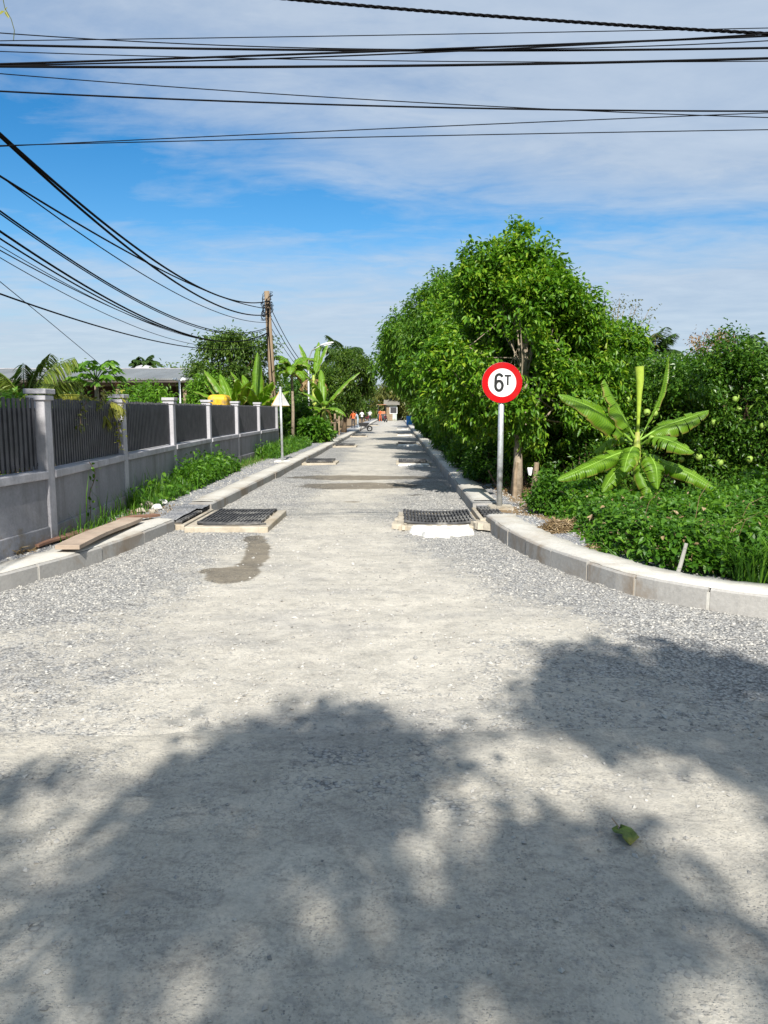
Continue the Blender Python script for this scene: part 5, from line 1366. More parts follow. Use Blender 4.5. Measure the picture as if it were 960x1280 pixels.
weed_patch(19.0, 23.0, .5, 700, .05, .25, 'thin weeds at the foot of the far fence panels')
weed_patch(23.0, 32.0, .7, 3200, .15, .65, 'tall weeds around the brown pole and the triangular sign', 'grass', 1400, .022)
# weeds further along the left verge
n = 2600; y = rng.uniform(31, 44, n); x = rng.uniform(-5.6, -3.7, n); m = MB(); grass_blades(m, np.stack([x, y, verge_h(x, y)], 1), .15 + .4 * rng.random(n) ** 2, .025, .6)
tag(m.build('weeds', M['grass']), 'scrubby weeds on the left verge beneath the banana plants', 'weeds', None, 'stuff')
# dried brown piles
def straw_heap(c, r, h, n, label):
    a = rng.random(n) * 6.283; q = np.sqrt(rng.random(n)); P = np.stack([c[0] + r[0] * q * np.cos(a), c[1] + r[1] * q * np.sin(a), c[2] + h * (1 - q ** 2) * (.4 + .6 * rng.random(n))], 1)
    D = rand_dirs(n); D[:, 2] *= .35; m = MB(); leaf_mesh(m, P, D, .12 * (.5 + rng.random(n)), np.full(n, .012), 0, .1, .1)
    k = n // 6; leaf_mesh(m, P[:k], rand_dirs(k), .06 * (.6 + rng.random(k)), np.full(k, .035), 0, .3, .2)
    lump = MB(); V = []
    for i in range(6):
        for j in range(18):
            qq = i / 5; aa = j * 6.283 / 18; V.append((c[0] + r[0] * .95 * qq * math.cos(aa), c[1] + r[1] * .95 * qq * math.sin(aa), c[2] - .03 + h * .62 * (1 - qq ** 2) + .03 * math.sin(aa * 5 + i)))
    t = m.build('straw_heap', M['straw'], loc=tuple(c)); lump.polys(V, [(i * 18 + j, i * 18 + (j + 1) % 18, i * 18 + 18 + (j + 1) % 18, i * 18 + 18 + j) for i in range(5) for j in range(18)])
    lump.build('earth_lump', M['bark_pale'], t, smooth=True)
    return tag(t, label, 'heap')
c = gp(703, 664, .14); straw_heap(c, (.26, .30), .14, 1300, 'small heap of dry brown grass on the gravel at the edge of the vines')
c = gp(652, 616, .12); straw_heap(c, (.3, .5), .06, 700, 'thin litter of dry brown grass around the feet of the wooden stakes')
c = gp(765, 688, .13); straw_heap(c, (.30, .16), .05, 500, 'strip of dry stems lying along the front of the vines')
c = gp(4, 690, .14); straw_heap(c, (.28, .3), .08, 600, 'brown straw lying at the foot of the wall at the left edge')
c = gp(600, 597, .14); straw_heap(c, (.2, .9), .06, 700, 'brown leaf litter under the trees left of the sign pole')
n = 900; y = rng.uniform(13, 40, n); x = 1.7 + .5 * rng.random(n); m = MB(); P = np.stack([x, y, verge_h(x, y) + .01], 1); D = rand_dirs(n); D[:, 2] *= .3; leaf_mesh(m, P, D, .1 * (.6 + rng.random(n)), .045 * (.6 + rng.random(n)), 0, .2, .1)
tag(m.build('leaf_litter', M['dead_leaf']), 'dead brown leaves scattered under the right-hand tree row', 'leaves', None, 'stuff')

# vines smothering the ground in front of the orchard
front = np.array([gp(*q, z=.14)[:2] for q in [(676, 640), (712, 668), (760, 694), (820, 712), (880, 722), (960, 733), (1050, 745)]])
def front_y(x): return np.interp(x, front[:, 0], front[:, 1])
def vine_h(x, y):
    d = y - front_y(x); ln = np.clip(x - front[0, 0], 0, 9)
    e = np.clip(d / .45, 0, 1) ** .6 * np.clip(ln / .25, 0, 1)
    hgt = .14 + .40 * fbm(x * 1.5, y * 1.5, 301) + .26 * fbm(x * 4, y * 4, 303, 2) + .16 * np.clip((x - 4.0) / 1.2, 0, 1) * np.clip(d / .8, 0, 1)
    return .1 + e * hgt
n = 52000; x = rng.uniform(front[0, 0], 6.8, n); y = front_y(x) + .10 + 5.0 * rng.random(n) ** 1.35
ok = (fbm(x * 5.5, y * 5.5, 311, 3) + .25 * rng.random(n) > .42) & (y < 12.6) & (x < 2.6 + (y - 6) * .9 + 1.2); x, y = x[ok], y[ok]; top_ = vine_h(x, y); n = len(x)
z = .1 + (top_ - .1) * np.where(rng.random(n) < .66, 1 - .22 * rng.random(n), rng.random(n))
P = np.stack([x, y, z], 1) + rng.standard_normal((n, 3)) * .02
D = rand_dirs(n) * .9 + np.array((0, -.55, .15)); m = MB(); leaf_mesh(m, P, D, .07 * (.5 + .8 * rng.random(n)), .052 * (.6 + .6 * rng.random(n)), 1, .12, .35)
k = 260; xs_ = rng.uniform(2.2, 6, k)
for i in range(k):
    yy = front_y(xs_[i]) + rng.random() * 2.5; z0 = vine_h(np.array([xs_[i]]), np.array([yy]))[0]
    a = rng.random() * 6.28; L_ = .2 + .3 * rng.random(); m.tube([(xs_[i], yy, z0 - .12), (xs_[i] + L_ * .5 * math.cos(a), yy + L_ * .5 * math.sin(a), z0 + .03), (xs_[i] + L_ * math.cos(a), yy + L_ * math.sin(a), z0 + .05 * rng.random())], .004, 4, cap=False)
tag(m.build('ground_vines', M['leaf_vine']), 'thick bright green vines smothering the ground between the right kerb and the orchard', 'vines', None, 'stuff')
n = 400; x = rng.uniform(2.2, 6.0, n); y = front_y(x) + .1 + 3.2 * rng.random(n) ** 1.3
P = np.stack([x, y, vine_h(x, y) - .03 + .05 * rng.random(n)], 1); m = MB(); leaf_mesh(m, P, rand_dirs(n) + (0, -.4, 0), .07 * (.5 + .8 * rng.random(n)), .035 * (.5 + rng.random(n)), 1, .3, .3)
for i in range(24):
    p = P[i * 12]; a = rng.random() * 6.28; L_ = .12 + .3 * rng.random(); m.tube([p - (0, 0, .15), p + (.1 * math.cos(a), .1 * math.sin(a), L_ * .6), p + (.25 * math.cos(a), .2 * math.sin(a), L_)], [.0035, .003, .0015], 4, cap=False)
tag(m.build('dry_leaves', M['straw']), 'dry leaves and dead stalks caught in the green vines', 'leaves', None, 'stuff')
n = 1500; x = rng.uniform(2.2, 6.2, n); y = front_y(x) + .15 + 4.0 * rng.random(n) ** 1.2; k = fbm(x * 1.8, y * 1.8, 351, 3) > .48; x, y = x[k], y[k]; n = len(x)
P = np.stack([x, y, vine_h(x, y) - .05], 1); m = MB(); leaf_mesh(m, P, rand_dirs(n) * .6 + (0, -.2, .7), .15 * (.5 + .8 * rng.random(n)), .045 * (.6 + .6 * rng.random(n)), 1, .2, .35)
tag(m.build('weeds', M['leaf_light']), 'lighter long-leaved weeds poking up through the green vines', 'weeds', None, 'stuff')
n = 3000; x = rng.uniform(2.9, 6.2, n); y = front_y(x) - .02 + .9 * rng.random(n) ** 1.5
m = MB(); grass_blades(m, np.stack([x, y, np.full(n, .10)], 1), .30 + .40 * rng.random(n) ** 1.5, .014, .8)
tag(m.build('tall_grass', M['grass']), 'tall grass blades fringing the vines behind the right kerb', 'grass', None, 'stuff')
bush('column of dark creeper covering a stump between the thick stake and the vines', (at(688, 620, 10.9)[0], 10.9, .38), (.19, .2, .34), 200, 12, .06, .04, 'leaf_vine', None, 61, .4, 'creeper')

# creepers on the fence
def fence_vine(label, y, xo, z0, L, n, mat):
    x = fence_x(y) + xo; t = np.linspace(0, 1, 12); P = np.stack([x + .03 * np.sin(t * 9), y + .12 * np.sin(t * 5), z0 - L * t], 1)
    m = MB(); m.tube(P, .005, 5, cap=False); v = m.build('creeper', M['twig'], loc=tuple(P[0]))
    q = rng.random(n); Q = np.stack([np.interp(q, t, P[:, k]) for k in range(3)], 1) + rng.standard_normal((n, 3)) * (.03, .06, .03)
    l = MB(); leaf_mesh(l, Q, rand_dirs(n) + (.6, -.3, -.3), .052 * (.6 + .8 * rng.random(n)), .04 * (.6 + .8 * rng.random(n)), 1, .12, .3); l.build('leaves', M[mat], v)
    return tag(v, label, 'creeper', 'creepers on the fence')
fence_vine('short creeper draped over the bars of the second fence panel near its top', 9.55, .05, 1.80, .42, 46, 'leaf_olive')
fence_vine('yellowing creeper hanging down the bars beside the second visible post', 11.05, .10, 1.85, .8, 60, 'palm_yellow')
fence_vine('creeper spilling over the top of the fence between palm and papaya', 10.5, .02, 1.86, .22, 70, 'leaf_olive')
fence_vine('dark dry vine climbing the grey wall below the second fence panel', 9.6, .10, .95, .75, 16, 'leaf_dark')
# ------------------------------------------------------------------ buildings
def gable(t, x0, x1, y0, y1, ze, zr, mat, th=.06, ridge_along='x'):
    m = MB()
    if ridge_along == 'x':
        ym = (y0 + y1) / 2
        for ya, yb, s_ in ((y0, ym, 1), (y1, ym, -1)):
            v = [(x0, ya, ze), (x1, ya, ze), (x1, yb, zr), (x0, yb, zr)]; v += [(a, b, c + th) for a, b, c in v]
            m.polys(v, [(3, 2, 1, 0), (4, 5, 6, 7), (0, 1, 5, 4), (1, 2, 6, 5), (2, 3, 7, 6), (3, 0, 4, 7)])
    else:
        xm = (x0 + x1) / 2
        for xa, xb in ((x0, xm), (x1, xm)):
            v = [(xa, y0, ze), (xa, y1, ze), (xb, y1, zr), (xb, y0, zr)]; v += [(a, b, c + th) for a, b, c in v]
            m.polys(v, [(3, 2, 1, 0), (4, 5, 6, 7), (0, 1, 5, 4), (1, 2, 6, 5), (2, 3, 7, 6), (3, 0, 4, 7)])
    return m.build('roof', mat, t)
a = at(-160, 465, 31); b = at(242, 465, 31)
zr = at(150, 462.5, 34)[2]; ze = at(150, 475, 30)[2]
sh = thing('shed', 'long low shed with a grey corrugated roof behind the fence', 'shed', (-14, 33, .1))
x0, x1 = -22.0, b[0] + .3
gable(sh, x0, x1, 30, 38, ze, zr, M['roof_grey'])
m = MB(); m.box(((x0 + x1) / 2, 37.0, ze / 2), (x1 - x0 - .6, .2, ze - .06)); m.box((x0 + .4, 34, ze / 2), (.2, 5.8, ze - .06)); m.box((x1 - .4, 34, ze / 2), (.2, 5.8, ze - .06)); m.build('wall', M['dark_wall'], sh)
for k in range(6):
    m = MB(); m.box((x0 + .5 + k * (x1 - x0 - 1) / 5, 30.4, ze / 2 - .03), (.14, .14, ze - .06)); m.build('pillar', M['stake'], sh)
m = MB(); m.box(((x0 + x1) / 2, 30.05, ze - .02), (x1 - x0 - .1, .05, .14)); m.build('fascia', M['dark_wall'], sh)
m = MB(); m.box(((x0 + x1) / 2, 34, zr + .062), (x1 - x0, .3, .03)); m.build('ridge_cap', M['post'], sh)
# water tank beyond the roof
wx = at(180, 460, 55)
wt = thing('water_tank', 'pale water tank beyond the shed ridge, below the lone far palm', 'water tank', (wx[0], 55, .1))
m = MB(); m.lathe((wx[0], 55, 0), [(.55, wx[2] - .9), (.75, wx[2] - .8), (.75, wx[2] - .1), (.5, wx[2] + .12), (.2, wx[2] + .2)], 18); m.build('tank', M['post'], wt, smooth=True)
for dx, dy in ((-.5, -.5), (.5, -.5), (.5, .5), (-.5, .5)):
    m = MB(); m.box((wx[0] + dx, 55 + dy, (wx[2] - .8) / 2), (.12, .12, wx[2] - .75)); m.build('leg', M['stake'], wt)
# twin garden lamp showing over the fence
c = at(225, 497, 18.6)
gl = thing('garden_lamp', 'white garden lamp with two small heads on a thin pole behind the fence', 'lamp', (c[0], 18.6, .1))
tz_ = at(224, 476, 18.6)[2]
m = MB(); m.tube([(c[0], 18.6, 0), (c[0], 18.6, tz_)], .022, 8); m.build('pole', M['steel_white'], gl, smooth=True)
for s_ in (-1, 1):
    m = MB(); m.tube([(c[0], 18.6, tz_ - .02), (c[0] + s_ * .09, 18.6, tz_ + .04), (c[0] + s_ * .15, 18.58, tz_ + .02)], [.015, .04, .03], 8); m.build('lamp_head', M['steel_white'], gl, smooth=True)
# yellow vehicle canopy behind the fence
c = at(270, 495, 25.5); zt = at(270, 493, 25.5)[2]
yt = thing('truck', 'small yellow truck cab roof just showing over the fence left of the banana clump', 'truck', (c[0], 26.0, .1))
def rbox(c_, s_, bev, name, mat, par):
    m = MB(); m.box(c_, s_); o = m.build(name, mat, par); bevel(o, bev, 3); return o
rbox((c[0], 26.0, zt - .42), (.66, .9, .84), .16, 'cab', M['yellow'], yt)
rbox((c[0], 25.54, zt - .5), (.5, .03, .3), .01, 'windscreen', M['iron'], yt)
rbox((c[0], 26.2, zt - 1.05), (.9, 2.2, .25), .03, 'chassis', M['iron'], yt)
rbox((c[0] + .02, 27.2, zt - .72), (.95, 1.2, .5), .03, 'cargo_box', M['orange_paint'], yt)
for dx, dy in ((-.42, -.1), (.42, -.1), (-.42, 1.3), (.42, 1.3)):
    m = MB(); m.tube([(c[0] + dx - .08, 25.9 + dy, .38), (c[0] + dx + .08, 25.9 + dy, .38)], .30, 16); m.build('wheel', M['tyre'], yt)
# far houses at the road end
def house(name, label, px0, px1, pyt, Y, depth, wallm, roofm, base=.05):
    p0 = at(px0, 512, Y); p1 = at(px1, 512, Y); zt = at(px0, pyt, Y)[2]; x0, x1 = p0[0], p1[0]
    t = thing(name, label, 'house', ((x0 + x1) / 2, Y + depth / 2, 0)); wz = zt * .74
    m = MB(); m.box(((x0 + x1) / 2, Y + depth / 2, wz / 2), (x1 - x0, depth, wz)); m.build('wall', M[wallm], t)
    gable(t, x0 - .4, x1 + .4, Y - .5, Y + depth + .5, wz, zt, M[roofm], .1)
    w_ = x1 - x0
    m = MB(); m.box((x0 + w_ * .3, Y - .02, 1.05), (.9, .06, 2.0)); m.build('door', M['stake'], t)
    for q in (.68,):
        f = MB(); f.box((x0 + w_ * q, Y - .02, 1.5), (1.1, .08, 1.0)); fo = f.build('window', M['steel_white'], t)
        g_ = MB(); g_.box((x0 + w_ * q, Y - .065, 1.5), (.92, .03, .82)); g_.build('pane', M['iron'], fo)
    return t
house('house', 'pale green-white house at the end of the road on the right, below the leaves', 483, 496, 499, 112, 8, 'house_wall', 'roof_tan')
house('house', 'low white house at the end of the road on the left, behind the far motorbikes', 449, 464, 500, 135, 8, 'house_wall', 'roof_grey')
c = at(473, 524, 118)
tag(MB().tube([(c[0], 118, 0), (c[0], 118, at(473, 498, 118)[2])], [.16, .12], 10).build('concrete_post', M['house_wall'], smooth=True), 'pale upright concrete post at the far end of the road', 'post')
# trees closing the road end
GF = 'trees closing the far end of the road'
for i, (px, pyt, Y, r, lab) in enumerate([(455, 490, 150, 4.2, 'far tree at the road end, left of the pale post'), (472, 494, 158, 3.8, 'far tree straight at the end of the road, behind the pale post'), (487, 487, 152, 4.6, 'far tree at the road end behind the pale green house'),
                                          (507, 472, 118, 4.0, 'tall far tree at the road end on the right, above the blue drum'), (437, 480, 128, 4.6, 'far tree at the road end behind the round dark tree')]):
    p = at(px, pyt, Y); h = p[2]
    tree('far_tree', lab, 'tree', (p[0], Y, 0), (p[0], Y, h * .7), [((p[0], Y, h * .6), (r, r, h * .42)), ((p[0] + r * .5, Y - 1, h * .45), (r * .6, r * .6, h * .4)), ((p[0] - r * .5, Y - .5, h * .42), (r * .6, r * .6, h * .38))], 420, 11, .6, .26, 'leaf_olive' if i % 2 else 'leaf_far', .25, 10, 'bark', 0, .4, .3, GF, 70 + i)
# distant tree line on both sides behind the gardens
GD2 = 'trees on the skyline behind the shed'
for i, (px, pyt, Y, r) in enumerate([(75, 460, 90, 3.0), (100, 462, 95, 3.2)]):
    p = at(px, pyt, Y)
    tree('far_tree', ('distant tree showing as a dark strip above the shed roof, nearer the palm', 'distant tree showing as a dark strip above the shed roof, nearer the papaya')[i], 'tree', (p[0], Y, 0), (p[0], Y, p[2] * .7), [((p[0], Y, p[2] * .6), (r, r, p[2] * .4)), ((p[0] + r, Y, p[2] * .55), (r * .8, r, p[2] * .38))], 300, 10, .5, .22, 'leaf_far', .2, 8, 'bark', 0, .35, .3, GD2, 80 + i)
for i, (x, Y, h, r) in enumerate([(13, 30, 3.6, 2.6), (18, 27, 3.8, 3), (12, 22, 3.4, 2.2), (-12, 46, 3.8, 2.5), (-18, 48, 3.6, 3)]):
    tree('garden_tree', ('leafy tree deep in the orchard, screened by the citrus row', 'leafy tree behind the right edge of the orchard', 'rear leafy tree hidden at the right end of the orchard', 'leafy tree behind the shed at its road end', 'leafy tree behind the middle of the shed')[i], 'tree', (x, Y, 0), (x, Y, h * .7), [((x, Y, h * .6), (r, r, h * .4)), ((x + r * .6, Y, h * .45), (r * .7, r, h * .4))], 420, 11, .3, .13, 'leaf_far', .15, 8, 'bark', 0, .25, .3, None, 90 + i)
# short concrete posts and a rack on the left verge
GPO = 'grey posts on the left verge'
for px, pb_, pt_, Y, lab in [(419, 547, 517, 41, 'tall grey concrete post beside the wooden rack on the left verge'), (424, 543, 520, 45, 'shorter grey concrete post behind the tall one')]:
    c = at(px, pb_, Y)
    tag(MB().box((c[0], Y, (at(px, pt_, Y)[2] + .05) / 2), (.10, .10, at(px, pt_, Y)[2] - .05)).build('concrete_post', M['stake']), lab, 'post', GPO)
c = at(410, 545, 40)
rk_ = thing('rack', 'low wooden rack on the verge between the brown banana stem and the grey post', 'rack', (c[0], 40, .12))
for dx in (-.35, .35):
    for dy in (-.2, .2):
        m = MB(); m.box((c[0] + dx, 40 + dy, .5), (.05, .05, .85)); m.build('leg', M['stake'], rk_)
for z in (.45, .92): m = MB(); m.box((c[0], 40, z), (.85, .52, .04)); m.build('shelf', M['stake'], rk_)

# ------------------------------------------------------------------ people
def person(loc, hgt, face, label, shirt, trousers, bend=0.0, arm=(.25, .25), hat=None):
    """one continuous skinned body, posed; clothes coloured by where they lie on the body"""
    k = hgt / 1.7
    J = {'pelvis': (0, 0, .93), 'waist': (0, .01, 1.08), 'chest': (0, .02 + bend * .12, 1.30), 'neck': (0, .02 + bend * .22, 1.45), 'chin': (0, .03 + bend * .26, 1.52), 'head': (0, .04 + bend * .3, 1.62), 'crown': (0, .03 + bend * .32, 1.69)}
    E = [('pelvis', 'waist'), ('waist', 'chest'), ('chest', 'neck'), ('neck', 'chin'), ('chin', 'head'), ('head', 'crown')]
    Rr = {'pelvis': .135, 'waist': .125, 'chest': .145, 'neck': .052, 'chin': .062, 'head': .092, 'crown': .055}
    for s_, nm, ar in ((-1, 'l', arm[0]), (1, 'r', arm[1])):
        J['hip' + nm] = (s_ * .09, 0, .88); J['knee' + nm] = (s_ * .10, .03 + .05 * s_, .49); J['ankle' + nm] = (s_ * .11, -.02 + .09 * s_, .09); J['toe' + nm] = (s_ * .13, .12 + .09 * s_, .035)
        J['sho' + nm] = (s_ * .185, .02 + bend * .2, 1.39); J['elb' + nm] = (s_ * .25, .0 + ar * .35, 1.13 + ar * .05); J['wri' + nm] = (s_ * .25, .08 + ar * .75, .90 + ar * .25)
        E += [('pelvis', 'hip' + nm), ('hip' + nm, 'knee' + nm), ('knee' + nm, 'ankle' + nm), ('ankle' + nm, 'toe' + nm), ('chest', 'sho' + nm), ('sho' + nm, 'elb' + nm), ('elb' + nm, 'wri' + nm)]
        Rr.update({'hip' + nm: .098, 'knee' + nm: .062, 'ankle' + nm: .045, 'toe' + nm: .036, 'sho' + nm: .066, 'elb' + nm: .044, 'wri' + nm: .030})
        w0 = np.array(J['wri' + nm]); dn = nz(w0 - np.array(J['elb' + nm])); pr = 'wri' + nm
        J['palm' + nm] = tuple(w0 + dn * .07); E.append((pr, 'palm' + nm)); Rr['palm' + nm] = .034
        sd = np.array((0, 1.0, 0)); sd = nz(sd - dn * (sd @ dn))
        for q, (o_, ln) in enumerate(((-.03, .065), (-.01, .08), (.01, .085), (.03, .075))):
            a_ = 'f%d%s' % (q, nm); b_ = 'g%d%s' % (q, nm)
            J[a_] = tuple(w0 + dn * .095 + sd * o_); J[b_] = tuple(w0 + dn * (.09 + ln) + sd * o_ + np.array((-s_ * .02, 0, 0)))
            E += [('palm' + nm, a_), (a_, b_)]; Rr[a_] = .010; Rr[b_] = .008
        J['th' + nm] = tuple(w0 + dn * .08 + sd * .055); E.append(('palm' + nm, 'th' + nm)); Rr['th' + nm] = .010
    names = list(J); me = bpy.data.meshes.new('body'); me.from_pydata([tuple(c_ * k for c_ in J[n_]) for n_ in names], [(names.index(a), names.index(b)) for a, b in E], [])
    ob = bpy.data.objects.new('body', me); COL.objects.link(ob)
    sk = ob.modifiers.new('skin', 'SKIN'); sub = ob.modifiers.new('sub', 'SUBSURF'); sub.levels = 1; sub.render_levels = 1
    for i, n_ in enumerate(names):
        r = Rr[n_] * k; me.skin_vertices[0].data[i].radius = (r, r * (.72 if n_ in ('chest', 'waist', 'pelvis') else 1)); me.skin_vertices[0].data[i].use_root = (n_ == 'pelvis')
    dg = bpy.context.evaluated_depsgraph_get(); fin = bpy.data.meshes.new_from_object(ob.evaluated_get(dg)); bpy.data.objects.remove(ob)
    v = np.array([q.co for q in fin.vertices]); mi = []
    for p in fin.polygons:
        c_ = np.array(p.center) / k; sleeve = abs(c_[0]) > .17 and c_[2] > .8
        if c_[2] > 1.485 + 0 * bend: idx = 3 if (c_[2] > 1.60 or c_[1] < -.01 + bend * .28) else 0
        elif sleeve: idx = 1 if c_[2] > 1.16 else 0
        elif c_[2] > .93: idx = 1
        elif c_[2] > .07: idx = 2
        else: idx = 3
        mi.append(idx)
    ca, sa = math.cos(face), math.sin(face); v = np.stack([v[:, 0] * ca - v[:, 1] * sa, v[:, 0] * sa + v[:, 1] * ca, v[:, 2]], 1) + np.asarray(loc)
    m = MB(); m.polys(v, [tuple(p.vertices) for p in fin.polygons])
    order = []; by = {}
    for i, p in enumerate(fin.polygons): by.setdefault(len(p.vertices), []).append(mi[i])
    m.mi = [np.array(x) for x in by.values()]
    o = m.build('person', [M['skin'], M[shirt], M[trousers], M['hair']], smooth=True, loc=tuple(loc))
    # face: nose, eyes, mouth, ears
    hc = np.array((0, .04 + bend * .3, 1.61)) * k
    def fp(x, y, z): q = hc + np.array((x, y, z)) * k; return np.array((q[0] * ca - q[1] * sa, q[0] * sa + q[1] * ca, q[2])) + np.asarray(loc)
    f = MB(); f.tube([fp(0, .085, .015), fp(0, .105, -.02), fp(0, .088, -.03)], [.006 * k, .014 * k, .01 * k], 6)
    for s_ in (-1, 1): f.tube([fp(s_ * .088, 0, .02), fp(s_ * .10, -.01, 0), fp(s_ * .088, 0, -.03)], .014 * k, 6)
    f.build('nose_and_ears', M['skin'], o)
    f = MB()
    for s_ in (-1, 1): f.box(fp(s_ * .032, .085, .015), (.02 * k, .012 * k, .010 * k), face)
    f.box(fp(0, .082, -.052), (.045 * k, .01 * k, .007 * k), face); f.build('eyes_and_mouth', M['hair'], o)
    return tag(o, label, 'person')
def gx(px, py, Y): return at(px, py, Y)[0]
person((gx(441.5, 530, 62), 62, .12), 1.42, 2.9, 'person in an orange shirt and dark trousers standing at the left kerb', 'orange_cloth', 'dark_cloth')
person((gx(447.5, 530, 63.5), 63.5, .02), 1.4, 1.2, 'person in grey-blue clothes beside the orange-shirted one, above the wheelbarrow', 'grey_cloth', 'grey_cloth', .6, (.6, .5))
person((gx(452.5, 525, 84), 84, .02), 1.5, .3, 'person in a white top and dark trousers farther up the left edge of the road', 'white_cloth', 'dark_cloth')
person((gx(475.5, 525, 104), 104, .02), 1.6, 2.5, 'person in orange clothes far down the road, left of the orange roller', 'orange_cloth', 'orange_cloth')
person((gx(462.5, 525, 108), 108, .02), 1.5, 3.3, 'person in white standing next to the far left motorbike', 'white_cloth', 'dark_cloth')
# wheelbarrow
WY = 57.5; wx_ = gx(455, 535, WY)
wb = thing('wheelbarrow', 'black wheelbarrow standing on the left side of the road near the workers', 'wheelbarrow', (wx_, WY, .02))
m = MB(); v = [(-.42, -.34, .62), (.42, -.34, .62), (.42, .34, .62), (-.42, .34, .62), (-.25, -.2, .36), (.2, -.2, .36), (.2, .2, .36), (-.25, .2, .36)]
m.polys(np.array(v) + (wx_, WY, 0), [(4, 7, 6, 5), (0, 4, 5, 1), (1, 5, 6, 2), (2, 6, 7, 3), (3, 7, 4, 0)]); o = m.build('tray', M['iron'], wb); sm = o.modifiers.new('t', 'SOLIDIFY'); sm.thickness = .02
m = MB(); a_ = np.linspace(0, 6.283, 20); m.tube([(wx_ + .42 + .17 * math.cos(q), WY, .2 + .17 * math.sin(q)) for q in a_], .05, 8); m.build('wheel', M['tyre'], wb, smooth=True)
for s_ in (-1, 1):
    m = MB(); m.tube([(wx_ + .45, WY + s_ * .06, .2), (wx_ + .1, WY + s_ * .2, .34), (wx_ - .5, WY + s_ * .28, .5), (wx_ - .85, WY + s_ * .3, .62)], .02, 6); m.build('handle', M['iron'], wb)
    m = MB(); m.tube([(wx_ - .2, WY + s_ * .22, .38), (wx_ - .28, WY + s_ * .24, .0)], .02, 6); m.build('leg', M['iron'], wb)
# blue drum
DY = 74; dx_ = gx(500, 528, DY)
bd = thing('drum', 'blue plastic drum standing behind the right kerb far up the road', 'drum', (dx_ + .9, DY, .12)); dx_ += .9
m = MB(); m.lathe((dx_, DY, .12), [(.27, 0), (.29, .05), (.29, .28), (.305, .31), (.29, .34), (.29, .6), (.305, .63), (.29, .66), (.29, .85), (.26, .9)], 20); m.build('body', M['blue_plastic'], bd, smooth=True)
m = MB(); m.lathe((dx_, DY, 1.02), [(.3, 0), (.3, .04), (.27, .045), (.05, .045)], 20); m.build('lid', M['dark_cloth'], bd)
bush('far olive bush at the right kerb between the road end house and the blue drum', (2.0, 104, 1.2), (.8, 1.5, 1.2), 300, 10, .3, .14, 'leaf_olive', None, 57)
# motorbikes
def motorbike(x, y, rz, label):
    t = thing('motorbike', label, 'motorbike', (x, y, .02), 'motorbikes far up the road')
    P_ = lambda a, b, c: (x + a * math.cos(rz) - b * math.sin(rz), y + a * math.sin(rz) + b * math.cos(rz), .02 + c)
    for wx2 in (-.62, .62):
        m = MB(); m.tube([P_(wx2 + .25 * math.cos(q), 0, .29 + .25 * math.sin(q)) for q in np.linspace(0, 6.283, 18)], .045, 7); wh = m.build('wheel', M['tyre'], t, smooth=True)
        m = MB(); m.tube([P_(wx2, -.05, .29), P_(wx2, .05, .29)], .09, 10); m.build('hub', M['galv'], wh)
    m = MB(); m.tube([P_(-.6, 0, .55), P_(-.25, 0, .52), P_(.05, 0, .42), P_(.3, 0, .5), P_(.42, 0, .85)], [.07, .13, .12, .11, .09], 8); m.build('body', M['bike_red'], t, smooth=True)
    m = MB(); m.tube([P_(-.68, 0, .72), P_(-.3, 0, .72), P_(.02, 0, .68)], [.07, .11, .08], 8, squash=.6); m.build('seat', M['dark_cloth'], t, smooth=True)
    m = MB(); m.tube([P_(.62, 0, .29), P_(.45, 0, .95)], .035, 7); m.build('fork', M['galv'], t)
    m = MB(); m.tube([P_(.36, -.33, 1.0), P_(.45, 0, .97), P_(.36, .33, 1.0)], .02, 7); m.build('handlebar', M['iron'], t)
    m = MB(); m.lathe(P_(.5, 0, .84), [(.03, -.06), (.08, -.02), (.08, .04), (.03, .07)], 12); m.build('headlight', M['glass'], t, smooth=True)
motorbike(gx(459, 525, 100), 100, 1.2, 'parked motorbike on the left of the far road beside the person in white')
motorbike(gx(482, 525, 98), 98, 1.8, 'parked motorbike on the right of the far road, before the orange roller')
# road roller far away
RY_ = 112; rx_ = gx(477.5, 525, RY_)
rr_ = thing('road_roller', 'orange road roller with a canopy standing far down the road', 'road roller', (rx_, RY_, .02))
m = MB(); m.tube([(rx_ - .55, RY_ - .9, .5), (rx_ + .55, RY_ - .9, .5)], .48, 22); m.build('drum', M['iron'], rr_)
rbox((rx_, RY_ + .3, 1.0), (1.05, 1.5, .75), .1, 'body', M['orange_paint'], rr_)
rbox((rx_, RY_ - .6, .85), (.9, .5, .35), .05, 'yoke', M['orange_paint'], rr_)
rbox((rx_, RY_ + .1, 2.3), (1.2, 1.4, .08), .03, 'canopy', M['orange_paint'], rr_)
for dx2, dy2 in ((-.5, -.5), (.5, -.5), (-.5, .7), (.5, .7)):
    m = MB(); m.tube([(rx_ + dx2, RY_ + dy2, 1.3), (rx_ + dx2, RY_ + dy2, 2.28)], .03, 6); m.build('canopy_post', M['iron'], rr_)
for s_ in (-1, 1):
    m = MB(); m.tube([(rx_ + s_ * .4 - .12, RY_ + 1.0, .48), (rx_ + s_ * .4 + .12, RY_ + 1.0, .48)], .48, 18); m.build('wheel', M['tyre'], rr_)

